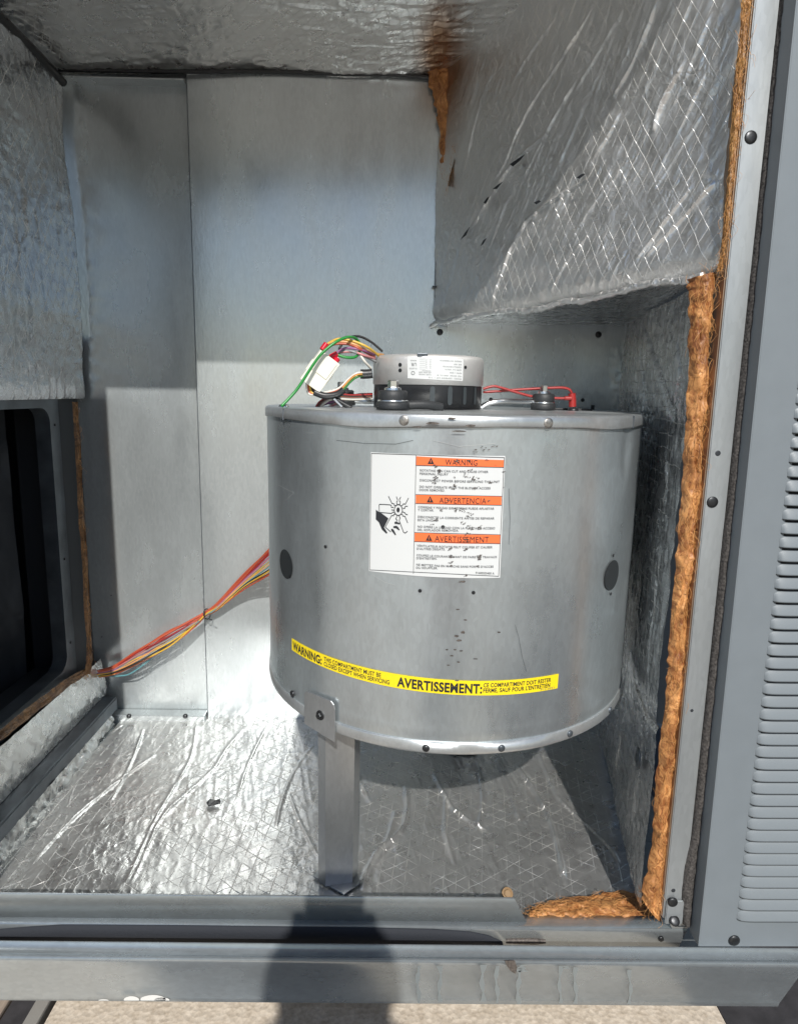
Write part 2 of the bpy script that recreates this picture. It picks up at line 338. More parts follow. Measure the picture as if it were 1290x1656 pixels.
wirecol = dict(red=(.30, .022, .02), orange=(.40, .075, .035), yellow=(.58, .36, .04), black=(.02, .02, .02), green=(.02, .22, .04), violet=(.25, .10, .22), pink=(.48, .19, .19), white=(.65, .62, .55), blue=(.10, .26, .29), brown=(.16, .05, .02), grey=(.22, .22, .22), tan=(.55, .28, .10))
M_w = {k: plain('wire_'+k, v, .35) for k, v in wirecol.items()}

# ------------------------------------------------------------------ ground around the unit
GZ = -.15
def concmat():
    m, nt, b = newmat('pad_concrete'); tc = N(nt, 'TexCoord')
    n = N(nt, 'TexNoise'); n.inputs['Scale'].default_value = 90; n.inputs['Detail'].default_value = 8; n.inputs['Roughness'].default_value = .7
    v = N(nt, 'TexVoronoi'); v.inputs['Scale'].default_value = 130
    L(nt, tc.outputs['Object'], n.inputs['Vector']); L(nt, tc.outputs['Object'], v.inputs['Vector'])
    r = N(nt, 'ValToRGB'); e = r.color_ramp.elements; e[0].position = .33; e[1].position = .66; e[0].color = (.42, .35, .27, 1); e[1].color = (.66, .58, .48, 1)
    L(nt, n.outputs[0], r.inputs[0]); L(nt, r.outputs[0], b.inputs['Base Color']); b.inputs['Roughness'].default_value = .9
    bp = N(nt, 'Bump'); bp.inputs['Strength'].default_value = .5; bp.inputs['Distance'].default_value = .002; L(nt, v.outputs[0], bp.inputs['Height']); L(nt, bp.outputs[0], b.inputs['Normal'])
    return m
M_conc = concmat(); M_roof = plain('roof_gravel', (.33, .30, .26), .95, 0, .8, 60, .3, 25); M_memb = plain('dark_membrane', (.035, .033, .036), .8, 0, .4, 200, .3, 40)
box('ground', (-60, -60, GZ-.4), (60, 60, GZ-.06), M_roof)['kind'] = 'structure'
tag(box('concrete_pad', (-.335, -1.25, GZ-.055), (.684, .1, GZ), M_conc, bevel=.006), 'beige rough concrete pad under the base rail', None, kind='structure')
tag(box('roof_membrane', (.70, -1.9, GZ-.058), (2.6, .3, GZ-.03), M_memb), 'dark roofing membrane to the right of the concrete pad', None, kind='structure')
def woodmat():
    m, nt, b = newmat('weathered_wood'); tc = N(nt, 'TexCoord'); mp = N(nt, 'Mapping'); mp.inputs['Scale'].default_value = (60, 3, 60); L(nt, tc.outputs['Object'], mp.inputs[0])
    n = N(nt, 'TexNoise'); n.inputs['Scale'].default_value = 1.6; n.inputs['Detail'].default_value = 6; L(nt, mp.outputs[0], n.inputs['Vector'])
    r = N(nt, 'ValToRGB'); e = r.color_ramp.elements; e[0].position = .35; e[1].position = .62; e[0].color = (.09, .065, .05, 1); e[1].color = (.34, .275, .22, 1)
    L(nt, n.outputs[0], r.inputs[0]); L(nt, r.outputs[0], b.inputs['Base Color']); b.inputs['Roughness'].default_value = .8
    bp = N(nt, 'Bump'); bp.inputs['Strength'].default_value = .6; bp.inputs['Distance'].default_value = .003; L(nt, n.outputs[0], bp.inputs['Height']); L(nt, bp.outputs[0], b.inputs['Normal'])
    return m
M_wood = woodmat()
t = thing('timber_sleeper', 'weathered brown wooden boards under the left end of the base rail', 'timber', (-.5, -.9, GZ-.06))
for k, (x0, x1, zt) in enumerate([(-.80, -.53, -.01), (-.525, -.405, 0), (-.365, -.343, .002)]):
    box('board' if k < 2 else 'edge_strip', (x0, -1.3, GZ-.055), (x1, .0, GZ+zt), M_wood if k < 2 else plain('grey_strip', (.25, .24, .22), .7, 0, .3), t, .004)
box('tar_paper', (-.403, -1.3, GZ-.055), (-.367, 0, GZ-.004), M_memb, t, .002)

# ------------------------------------------------------------------ the cabinet
U = thing('rooftop_unit', 'open galvanized rooftop air handler cabinet lined with foil faced insulation', 'air handler', (0, 0, 0))
SEAM = -.2632; LP = .012
# back panels: the right one laps over the left one, both tall single sheets
def panel_sheet(x0, x1, y, z0, z1, seed, amp=.0012):
    xs = np.linspace(x0, x1, 60); zs = np.linspace(z0, z1, 120); Xg, Zg = np.meshgrid(xs, zs, indexing='ij')
    edge = np.minimum(np.minimum(Xg-x0, x1-Xg), .05)/.05
    Yg = y+amp*vnoise(Xg*4, Zg*3, seed)*edge
    return gridmesh(np.stack([Xg, Yg, Zg], -1))
o = obj('back_panel', panel_sheet(-.62, SEAM+.01, LP, -.03, 1.386, 3), M_back, U, 'narrow left back sheet recessed behind the wider one')
o = obj('back_panel', panel_sheet(SEAM, .70, 0, -.004, 1.411, 5), M_back, U, 'wide right back sheet with a sun lit lower part')
box('seam_edge', (SEAM-.0012, -.0012, -.004), (SEAM+.0002, LP, 1.411), M_darkmetal, U)
box('back_ledge', (-.62, -.018, 1.3830), (SEAM-.002, LP+.004, 1.3860), M_back, U)
bm = bmesh.new(); bx(bm, (-.62, -.020, -.012), (SEAM-.003, LP-.002, .018), .002); fl = obj('bottom_flange', bm, M_back, U, smooth=False)
for x, y in ((209, 1158), (300, 1158)):
    p = P(x, y, Y=-.02); disc('screw', p, (0, -1, .3), .0055, .003, M_screw, fl, dome=.0015)
for x, y, r in ((711, 537, .0068), (967, 541, .0068), (793, 646, .006), (941, 647, .006)):
    p = P(x, y, Y=-.0012); disc('screw', p, (0, -1, 0), r, .002, M_black, U, dome=.001)
# lower flange sheet behind the drum on the right
box('mounting_plate', tuple(P(772, 634, Y=-.002)), tuple(P(952, 700, Y=-.0035)), M_back, U, .0004)
box('slot', tuple(P(953, 655, Y=-.0015)), tuple(P(960, 668, Y=-.0028)), M_black, U)
box('corner_angle', (.2475, -.006, .95), (.262, -.0015, 1.205), M_darkmetal, U, .001)
box('clip', tuple(P(699, 462, Y=-.012)), tuple(P(717, 467, Y=-.002)), M_screw, U, .0005)
for x, y in ((180, 963), (165, 1030)):
    disc('rivet_hole', P(x, y, Y=LP-.0005), (0, -1, 0), .0016, .0006, M_black, U, seg=8)

def foil(name, A, B, Cc, D, step, creases, mat, parent, amp=.004, seed=1, ang=0.0, extra=None, label=None, wr=.5, flip=1):
    """quad A-B (u) / A-D (v); creases: list of (3D polyline, width, height); wr: amount of small directional wrinkles at angle ang"""
    A, B, Cc, D = [np.array(v, float) for v in (A, B, Cc, D)]
    Lu = max(np.linalg.norm(B-A), np.linalg.norm(Cc-D)); Lv = max(np.linalg.norm(D-A), np.linalg.norm(Cc-B))
    nu, nv = max(int(Lu/step), 2), max(int(Lv/step), 2)
    u, v = np.meshgrid(np.linspace(0, 1, nu), np.linspace(0, 1, nv), indexing='ij')
    U1, V1 = u[..., None], v[..., None]
    Q = A*(1-U1)*(1-V1)+B*U1*(1-V1)+Cc*U1*V1+D*(1-U1)*V1
    n = np.cross(B-A, D-A); n /= np.linalg.norm(n); n *= flip
    x, y = u*Lu, v*Lv
    c, s = math.cos(ang), math.sin(ang); xr, yr = x*c+y*s, -x*s+y*c
    h = amp*vnoise(x*5, y*5, seed)+amp*.5*vnoise(x*11, y*11, seed+9)
    # small wrinkles stretched along ang, bunched in patches
    wmask = np.clip(vnoise(x*6, y*6, seed+20)+.35, 0, 1)
    h += wr*.0020*np.maximum(ridged(xr*9+.6*vnoise(x*9, y*9, seed+4), yr*55, seed+2, 3)-.4, 0)*(.3+wmask)
    h += wr*.0010*ridged(xr*30, yr*45, seed+31, 3)
    for pl, wd, ht in creases:
        pl = [np.array(p, float) for p in smooth_path(pl, 4)]; best = np.full(x.shape, 9.0); tt = np.zeros(x.shape)
        for k in range(len(pl)-1):
            a, b = pl[k], pl[k+1]; d = b-a; L2 = d@d+1e-12
            t = np.clip(((Q-a)@d)/L2, 0, 1); dd = np.linalg.norm(Q-a-t[..., None]*d, axis=-1)
            m = dd < best; best = np.where(m, dd, best); tt = np.where(m, (k+t)/(len(pl)-1), tt)
        wob = 1+.35*vnoise(x*40, y*40, seed+50)
        h += ht*wob*(np.exp(-best/(wd*wob))-.35*np.exp(-(best/(2.6*wd))**2))*np.clip(np.minimum(tt, 1-tt)*6, .0, 1)**.6
    if extra is not None: h = h+extra(x, y, u, v)
    Q = Q+n*h[..., None]
    me = gridmesh(Q, np.stack([x, y], -1))
    return obj(name, me, mat, parent, label)
def cz(pts, wd=.005, ht=.008, **k): return ([P(x, y, **k) for x, y in pts], wd, ht)
# floor foil
FC = [((318,1170),(312,1215),(300,1245),(275,1290),(245,1345),(222,1395),(205,1432)), ((395,1180),(367,1212),(345,1245),(300,1290),(262,1330),(238,1378),(215,1430)),
      ((252,1222),(180,1275),(110,1340),(50,1405)), ((232,1180),(215,1230),(180,1300)), ((508,1205),(475,1250),(455,1300),(447,1340)), ((468,1285),(485,1330),(515,1385)),
      ((835,1240),(880,1310),(900,1370),(915,1432)), ((870,1222),(900,1290),(940,1330),(985,1375),(1000,1400)), ((655,1270),(655,1330),(605,1390),(585,1440)), ((700,1250),(735,1310),(790,1345)),
      ((800,1220),(826,1290),(840,1330)), ((640,1310),(625,1360),(600,1400)), ((205,1170),(160,1200),(110,1240),(40,1330)), ((720,1290),(720,1350),(735,1400)), ((430,1180),(400,1240),(385,1290)), ((560,1200),(570,1240),(600,1300)), ((770,1230),(780,1290),(770,1350))]
fcr = [cz(p, random.uniform(.0025, .005), random.uniform(.004, .009)*(1.35 if i < 4 else 2.0 if i in (6, 7, 8, 9, 10, 11, 13, 15, 16) else .9), Z=0) for i, p in enumerate(FC)]
def floor_bulge(x, y, u, v):
    return .004*np.exp(-((x-.18)/.16)**2)-.006*np.clip(v-.96, 0, 1)*20*0
foil('floor_insulation', (-.462, .004, .001), (.665, .004, .001), (.562, -.545, .001), (-.475, -.585, .001), .0021, fcr, M_foil_floor, U, .0045, 11, 1.25, floor_bulge, 'foil faced floor insulation with long wrinkles', .42, flip=-1)
box('floor_pan', (-.62, -.60, -.03), (.70, LP+.01, -.0125), M_sill, U)
box('floor_steel_strip', (-.50, -.585, -.012), (-.455, -.004, -.001), M_sill, U, .001)
# right wall foil
def rw(x, y): return None
RA, RB = Vector((.661, 0, 0)), Vector((.533, -.59, 0)); rn = (RB-RA).cross(Vector((0, 0, 1))).normalized()
rpl = (RA, rn)
RC = [((1065,850),(1062,930),(1055,1000),(1050,1080),(1048,1150)), ((1040,520),(1060,590),(1075,640),(1090,680)), ((1090,545),(1095,600),(1088,650)), ((1052,720),(1052,760),(1045,800)), ((1008,1070),(1003,1110),(990,1150)), ((1020,1090),(1040,1150),(1062,1180)),
      ((1003,1150),(995,1220),(985,1290)), ((1078,700),(1075,800),(1070,860)), ((1035,1190),(1030,1260),(1020,1330)), ((1030,700),(1025,780),(1018,860)), ((1035,560),(1040,640),(1036,700))]
rcr = [cz(p, random.uniform(.004, .008), random.uniform(.005, .010), pl=rpl) for p in RC]
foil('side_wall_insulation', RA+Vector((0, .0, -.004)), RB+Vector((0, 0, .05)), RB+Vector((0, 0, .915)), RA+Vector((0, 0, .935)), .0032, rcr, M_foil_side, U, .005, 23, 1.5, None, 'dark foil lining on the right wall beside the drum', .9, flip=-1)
hp = P(1037, 1227, pl=rpl)
bm = bmesh.new()
for k in range(20):
    a0, a1 = 2*math.pi*k/20, 2*math.pi*(k+1)/20
e1 = (RB-RA).normalized(); e2 = Vector((0, 0, 1)); nrm = -rn if rn.x > 0 else rn
obj('washer', lathe([(.0155, 0), (.0165, .002), (.0075, .004), (.007, .0)], (0, 0), 24), M_darkmetal, U).matrix_world = Matrix.Translation(hp+nrm*.004) @ nrm.to_track_quat('Z', 'Y').to_matrix().to_4x4()
# duct face and its underside
DA, DB = Vector((.250, -.004, .926)), Vector((.5545, -.595, .926))
dn = (DB-DA).cross(Vector((0, 0, 1))).normalized(); dpl = (DA, dn)
DCR = [((960,0),(915,80),(870,150),(840,205),(818,262),(800,292)), ((1066,0),(1025,90),(985,158)), ((1000,178),(975,228),(950,268)), ((882,217),(830,265),(800,312),(753,388)), ((958,285),(930,302),(870,342),(838,378),(818,432),(795,502)),
       ((1105,95),(1065,165),(1050,212)), ((1150,292),(1090,362),(1040,422)), ((1112,300),(1062,372),(1030,420)), ((900,20),(860,80),(830,130)), ((1000,20),(960,90),(925,150)), ((1150,20),(1110,110),(1080,170)), ((865,330),(830,400),(805,450)), ((1010,260),(960,330),(920,400)),
       ((935,120),(900,180),(870,240),(840,300)), ((1130,180),(1080,260),(1050,310)), ((780,150),(765,210),(750,280)), ((960,370),(915,430),(890,480)), ((1140,110),(1100,190),(1060,270))]
dcr = [cz(p, random.uniform(.0022, .0038), random.uniform(.005, .008) if i < 8 else .0035, pl=dpl) for i, p in enumerate(DCR)]
top = Vector((0, 0, .50))
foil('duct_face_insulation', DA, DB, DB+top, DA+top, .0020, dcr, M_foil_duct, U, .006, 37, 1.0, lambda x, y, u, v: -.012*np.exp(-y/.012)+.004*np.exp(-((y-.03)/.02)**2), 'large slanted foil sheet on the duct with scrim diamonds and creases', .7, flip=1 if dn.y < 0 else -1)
uA = Vector((.245, -.002, .927)); 
foil('duct_underside', (.262, .0, .927), (.672, .0, .930), (.54, -.585, .925), (.545, -.58, .925), .006, [], M_foil_side, U, .002, 41, 0, None, None, .4)
for pts in (((833,268),(845,260),(858,252),(850,262),(838,272)), ((805,308),(815,300),(822,296),(812,308)), ((752,390),(760,378),(768,368),(762,382)), ((941,290),(950,284),(956,284),(946,292)), ((790,330),(796,322),(800,320),(794,332)), ((785,400),(790,390),(796,386),(790,396)), ((872,330),(880,326),(884,328),(876,333))):
    me = mesh([P(x, y, pl=dpl)-Vector((.011, .007, 0)) for x, y in pts], [tuple(range(len(pts)))]); obj('foil_tear', me, M_dark, U, smooth=False)
# folded hem of foil along the duct's lower edge
hem = [DA+(DB-DA)*t_+Vector((-.004, -.006, -.002+.004*math.sin(9*t_)+random.uniform(-.003, .003))) for t_ in np.linspace(-.01, .97, 26)]
vs, fs = tube_data(smooth_path(hem, 5), .0045, 12)
vs = [v+Vector((random.uniform(-1, 1), random.uniform(-1, 1), random.uniform(-1, 1)))*.0016 for v in vs]
me = mesh(vs, fs); l = me.uv_layers.new(name='UVMap')
for i, lp in enumerate(me.loops): q = me.vertices[lp.vertex_index].co; l.data[i].uv = (q.x-q.y, q.z)
obj('foil_hem', me, M_foil_duct, U)
# ceiling foil
CC = [((0,12),(60,24),(140,36)), ((60,45),(115,58),(150,60)), ((160,80),(220,92)), ((250,60),(300,82)), ((380,20),(470,42),(560,50)), ((460,60),(560,70),(650,72)), ((600,30),(680,36),(740,40)), ((200,10),(290,30),(340,42)), ((330,70),(420,84),(520,90)), ((120,30),(220,60),(330,80)), ((420,5),(520,15),(640,12))]
ccr = [cz(p, .0028, random.uniform(.004, .007), Z=1.415) for p in CC]
foil('ceiling_insulation', (-.560, .004, 1.404), (.262, .004, 1.414), (.58, -.62, 1.425), (-.53, -.62, 1.420), .0036, ccr, M_foil_ceil, U, .006, 51, .1, None, 'foil faced ceiling insulation sagging towards the front', 1.0, flip=1)
# black tube painting in the shade of the gap above the back panels
tube('ceiling_gap_shade', [Vector((-.575, -.012, 1.400)), Vector((-.42, -.010, 1.4005)), Vector((SEAM, -.012, 1.4015)), Vector((-.1, -.006, 1.4085)), Vector((.06, -.006, 1.4075)), Vector((.16, -.007, 1.4085)), Vector((.24, -.008, 1.403))], .0042, M_black, U, 8)
tube('corner_gap_shade', [P(102, 133, Y=-.015), P(70, 98, Y=-.09), P(35, 62, Y=-.155), P(5, 32, Y=-.215), P(-60, -35, Y=-.31)], .0085, M_black, U, 10)  # black tube in place of the shaded gap between ceiling and left foil
box('top_rail', (-.62, .016, 1.384), (.70, .03, 1.44), M_back, U)
# left wall: foil block above, opening with dark compartment below
LX = -.497
LCR = [((30,330),(35,400),(32,470)), ((70,440),(75,520),(78,590)), ((10,250),(18,300),(22,350)), ((60,130),(66,190),(60,260)), ((40,560),(60,600),(70,640)), ((100,300),(104,400),(108,500)), ((5,480),(20,540),(25,600)), ((85,230),(92,300),(90,350)), ((50,470),(52,530),(60,560)), ((15,130),(22,180),(20,230)), ((45,270),(50,340),(48,400))]
lcr = [cz(p, random.uniform(.004, .008), random.uniform(.005, .010), X=LX) for p in LCR]
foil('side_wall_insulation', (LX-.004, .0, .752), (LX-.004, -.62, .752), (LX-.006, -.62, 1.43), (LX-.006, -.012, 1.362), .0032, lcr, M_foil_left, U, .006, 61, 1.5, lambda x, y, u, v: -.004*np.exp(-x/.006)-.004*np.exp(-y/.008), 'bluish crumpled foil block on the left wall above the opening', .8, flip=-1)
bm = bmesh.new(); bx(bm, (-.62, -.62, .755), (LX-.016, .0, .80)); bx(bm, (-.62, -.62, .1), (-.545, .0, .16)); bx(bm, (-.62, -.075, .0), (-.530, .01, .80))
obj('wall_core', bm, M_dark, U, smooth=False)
foil('lower_wall_insulation', (LX-.006, .002, .062), (LX-.006, -.62, .062), (LX-.012, -.62, .160), (LX-.012, .0, .150), .0030, [], M_foil_white, U, 0.001, 71, .9, lambda x, y, u, v: .0012*ridged(x*9, y*9, 88, 2), 'pale crumpled foil strip below the opening', .7, flip=-1)
# opening flange with rounded corners (far side and bottom), as a frame plate
def rounded_frame(name, X, y0, y1, z0, z1, r, wv, mat, th, lab=None):
    def loop(yy0, yy1, zz0, zz1, rr):
        pts = []
        for cy, czz, a0 in ((yy1-rr, zz1-rr, 0), (yy0+rr, zz1-rr, 90), (yy0+rr, zz0+rr, 180), (yy1-rr, zz0+rr, 270)):
            for k in range(9): a = R_(a0+90*k/8); pts.append((cy+rr*math.cos(a), czz+rr*math.sin(a)))
        return pts
    ou = loop(y0-wv, y1+wv, z0-wv, z1+wv, r*.3+.001); inn = loop(y0, y1, z0, z1, r); n = len(ou)
    vs = [(X, *p) for p in ou]+[(X, *p) for p in inn]+[(X-th, *p) for p in inn]
    fs = []
    for k in range(n):
        k2 = (k+1) % n; fs += [(k, k2, n+k2, n+k), (n+k, n+k2, 2*n+k2, 2*n+k)]
    return obj(name, mesh(vs, fs), mat, U, lab, smooth=False)
rounded_frame('opening_flange', LX-.022, -.60, -.125, .185, .735, .03, .034, M_darkmetal, .03, 'dark steel flange round the left opening')
for y, z in ((-.108, .70), (-.108, .42), (-.108, .235)): disc('screw', (LX-.021, y, z), (1, 0, 0), .0028, .001, M_black, U, seg=10)
# compartment behind the opening
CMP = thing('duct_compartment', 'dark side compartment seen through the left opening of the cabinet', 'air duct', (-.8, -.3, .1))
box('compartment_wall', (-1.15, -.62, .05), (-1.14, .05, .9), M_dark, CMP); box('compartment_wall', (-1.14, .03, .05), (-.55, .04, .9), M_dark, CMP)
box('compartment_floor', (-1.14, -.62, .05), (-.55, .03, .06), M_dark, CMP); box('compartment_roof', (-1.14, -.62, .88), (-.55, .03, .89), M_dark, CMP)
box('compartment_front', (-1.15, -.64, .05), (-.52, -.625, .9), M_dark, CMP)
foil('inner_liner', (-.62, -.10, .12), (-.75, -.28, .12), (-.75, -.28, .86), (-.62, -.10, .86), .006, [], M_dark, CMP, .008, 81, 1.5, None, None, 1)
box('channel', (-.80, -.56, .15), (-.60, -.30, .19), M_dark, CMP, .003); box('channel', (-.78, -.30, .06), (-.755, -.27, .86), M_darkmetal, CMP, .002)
# fibreglass edges
def strip(name, left, right, mat, depth=.02, n=220, seed=0, parent=U, label=None, fuzz=0, ydir=Vector((0, -1, 0)), bulge=.012):
    """fluffy strip between two 3D polylines, bulging to the front"""
    Lp = smooth_path(left, 20); Rp = smooth_path(right, 20)
    def rs(path, m):
        return [path[min(int(k/(m-1)*(len(path)-1)), len(path)-1)].lerp(path[min(int(k/(m-1)*(len(path)-1))+1, len(path)-1)], (k/(m-1)*(len(path)-1)) % 1) for k in range(m)]
    Lp, Rp = rs(Lp, n), rs(Rp, n); m = 16; g = []
    ii, jj = np.meshgrid(np.arange(n), np.arange(m), indexing='ij')
    nz = ridged(ii*.030+.9*vnoise(ii*.03, jj*.15, seed+3), jj*.42+1.3*vnoise(ii*.045, jj*.1, seed+5), seed, 3)*.55+.5*vnoise(ii*.06, jj*.3, seed+7)+.25*vnoise(ii*.35, jj*.9, seed+8)
    for i in range(n):
        row = []
        for j in range(m):
            t = j/(m-1); p = Lp[i].lerp(Rp[i], t); b = math.sin(math.pi*t)**.6
            e = (Rp[i]-Lp[i])
            row.append(p+ydir*(bulge*b+(nz[i, j])*.0036*(.3+b))+e*(.08*float(vnoise(i*.23, j*.3+5, seed))))
        g.append(row)
    o = obj(name, gridmesh(g), mat, parent, label)
    if fuzz:
        vs, fs = [], []
        rnd = random.Random(seed)
        for k in range(fuzz*3):
            i = rnd.randrange(2, n-3); j = rnd.randrange(1, m-1); p = Vector(g[i][j]); d = (Vector(g[i+1][j])-Vector(g[i-1][j])).normalized()*rnd.choice((-1, 1)); d = (d+(Rp[i]-Lp[i]).normalized()*rnd.gauss(0, .30)+ydir*rnd.uniform(-.1, .16 if k % 14 else .7)).normalized(); p = p+ydir*.0006
            ln = rnd.uniform(.006, .022); q = Vector((rnd.uniform(-1, 1), rnd.uniform(-.3, .3), rnd.uniform(-1, 1)))*ln*.35
            pth = smooth_path([p, p+d*ln*.5+q+ydir*.001, p+d*ln], 3); a, b = tube_data(pth, rnd.choice((.00012, .00016, .00022)), 3, False); off = len(vs)
            vs += a; fs += [tuple(x+off for x in f) for f in b]
        s = obj('loose_fibres', mesh(vs, fs), M_strand, o); s['kind'] = 'stuff'
    return o
BY = -.592
bl = [P(x, y, Y=BY) for x, y in ((1110,452),(1113,500),(1113,560),(1110,640),(1107,700),(1101,780),(1097,840),(1092,900),(1085,970),(1080,1040),(1077,1100),(1070,1170),(1061,1250),(1056,1320),(1052,1370),(1040,1430),(1036,1452))]
br_ = [P(x, y, Y=BY) for x, y in ((1158,440),(1150,500),(1144,560),(1143,640),(1136,700),(1131,780),(1127,840),(1121,900),(1112,970),(1108,1040),(1103,1100),(1092,1170),(1086,1250),(1079,1320),(1077,1370),(1073,1430),(1066,1486))]
strip('fibreglass_edge', bl, br_, M_fibre, n=420, seed=3, label='raw orange fibreglass edge running down the right wall', fuzz=330)
tl = [P(x, y, Y=-.604) for x, y in ((1199,-60),(1198,0),(1190,100),(1183,180),(1175,290),(1165,400),(1157,440))]
tr_ = [P(x, y, Y=-.604) for x, y in ((1213,-60),(1210,0),(1202,90),(1194,190),(1182,300),(1170,400),(1166,440))]
strip('fibreglass_edge', tl, tr_, M_fibre2, n=240, seed=13, label='pale thin fibreglass edge beside the duct foil', fuzz=120, bulge=.004)
# top-front white foil lip along the thin edge
# bottom wedge
wl = [P(x, y, Z=.004+z) for x, y, z in ((853,1478,.004),(862,1466,.006),(900,1456,.006),(960,1447,.004),(1010,1441,.004),(1040,1450,.004))]
wr_ = [P(x, y, Z=.020) for x, y in ((856,1486),(880,1485),(930,1485),(980,1484),(1030,1484),(1066,1484))]
strip('fibreglass_edge', wl, wr_, M_fibre_h, n=160, seed=23, label='torn orange fibreglass wedge at the right end of the sill', fuzz=120, ydir=Vector((0, -.4, .9)), bulge=.006)
# tuft hanging by the top of the back wall
a1 = [P(x, y, Y=-.015) for x, y in ((683,92),(692,125),(702,165),(710,210),(712,260),(717,300),(719,318))]
a2 = [P(x, y, Y=-.02) for x, y in ((730,84),(738,120),(741,165),(739,215),(732,262),(724,300),(720,320))]
strip('fibreglass_tuft', a1, a2, M_fibre, n=150, seed=33, label='orange fibreglass tuft squeezed out at the top corner', fuzz=110)
a1 = [P(x, y, Y=-.03) for x, y in ((738,100),(736,150),(734,200),(728,255),(723,300))]
a2 = [P(x, y, Y=-.06) for x, y in ((752,92),(752,130),(748,180),(738,240),(725,302))]
strip('fibreglass_tuft', a1, a2, M_fibre_d, n=110, seed=43, label='darker fibreglass tuft against the duct foil', fuzz=50, bulge=.003)
# left far-edge brown insulation of the opening
a1 = [P(x, y, X=LX-.005) for x, y in ((117,650),(120,700),(125,800),(132,900),(137,1000),(140,1060),(136,1092))]
a2 = [P(x, y, X=LX-.005) for x, y in ((125,650),(128,700),(133,800),(140,890),(146,1000),(149,1060),(146,1088))]
strip('fibreglass_edge', a1, a2, M_fibre_d, n=160, seed=53, label='brown fibreglass edge beside the left opening', fuzz=30, ydir=Vector((1, -.2, 0)), bulge=.003)
a1 = [P(x, y, X=LX-.008) for x, y in ((146,1088),(120,1105),(80,1136),(40,1168),(-10,1206))]
a2 = [P(x, y, X=LX-.008) for x, y in ((140,1080),(112,1095),(75,1122),(35,1152),(-10,1190))]
strip('fibreglass_edge', a1, a2, M_fibre_d, n=110, seed=63, label='brown fibreglass edge under the left opening', ydir=Vector((1, 0, .2)), bulge=.002)
# left floor rail (angle) + crumpled foil at its foot
bm = bmesh.new(); bx(bm, (-.505, -.60, .056), (-.474, -.012, .0605), .001); bx(bm, (-.4755, -.60, .030), (-.4725, -.012, .056), .0008); bx(bm, (-.505, -.014, .026), (-.4725, -.011, .056))
rl = obj('floor_rail', bm, M_darkmetal, U, smooth=False); disc('screw', P(131, 1156, Z=.0605), (0, 0, 1), .0065, .003, M_screw, rl, dome=.001)
foil('rail_foil', (-.4735, -.03, .032), (-.4735, -.60, .032), (-.461, -.60, .002), (-.466, -.03, .002), .0026, [], M_foil_white, U, .004, 91, .2, lambda x, y, u, v: .0009*ridged(x*30, y*30, 98, 3), 'crumpled pale foil strip under the floor rail', 2.0, flip=-1)
# sill, lip, gasket
bm = bmesh.new(); lx0 = -.80
prof = [(-.588, .062), (-.5895, .060), (-.5905, .022)]
obj('sill_lip', extrude_profile(prof, lx0, .352, .372, .0015), M_sill, U, 'upright grey steel lip along the sill')
prof = [(-.576, .0165), (-.586, .0172), (-.5925, .0182)]+[(-.5975-.0045*math.sin(a), .0140+.0045*math.cos(a)) for a in np.linspace(0, math.pi/2, 7)]+[(-.602, .008), (-.602, -.016)]
prof = [(y, z+.0055) for y, z in prof]
sill = obj('sill', extrude_profile(prof, lx0, .6005, .5885, .0018), M_rail, U, 'rounded galvanized sill nose across the opening')
disc('screw', P(1068, 1518, Y=-.603), (0, -1, 0), .004, .002, M_screw, sill)
def gask(name, pts_top, pts_bot, Y, th, mat, parent, label=None, seed=0):
    n = len(pts_top); g = []
    for k in range(n):
        t_, b_ = pts_top[k], pts_bot[k]
        g.append([Vector((t_.x, Y+th, t_.z)), Vector((t_.x, Y, t_.z)), Vector(((t_.x+b_.x)/2, Y-.001, (t_.z+b_.z)/2)), Vector((b_.x, Y, b_.z)), Vector((b_.x, Y+th, b_.z))])
    return obj(name, gridmesh(g), mat, parent, label)
tp = [P(x, y, Y=-.6045) for x, y in ((-60,1507),(0,1504),(50,1500),(100,1497),(150,1497),(300,1498),(450,1500),(600,1502),(700,1504),(760,1508),(790,1514),(812,1524))]
bt = [P(x, y, Y=-.6045) for x, y in ((-60,1526),(0,1526),(50,1526),(100,1526),(150,1526),(300,1527),(450,1528),(600,1529),(700,1530),(760,1531),(790,1531),(815,1531))]
gask('foam_gasket', tp, bt, -.6045, .002, plain('old_gasket', (.014, .017, .024), .8, 0, .5, 300), U, 'dark compressed gasket strip under the sill nose')
tp = [P(x, y, Y=-.6055) for x, y in ((818,1521),(840,1520),(865,1520),(882,1522))]; bt = [P(x, y, Y=-.6055) for x, y in ((818,1526),(840,1527),(865,1528),(882,1526))]
gask('foam_gasket', tp, bt, -.6055, .003, M_scuff, U, 'small leftover gasket scrap on the sill')
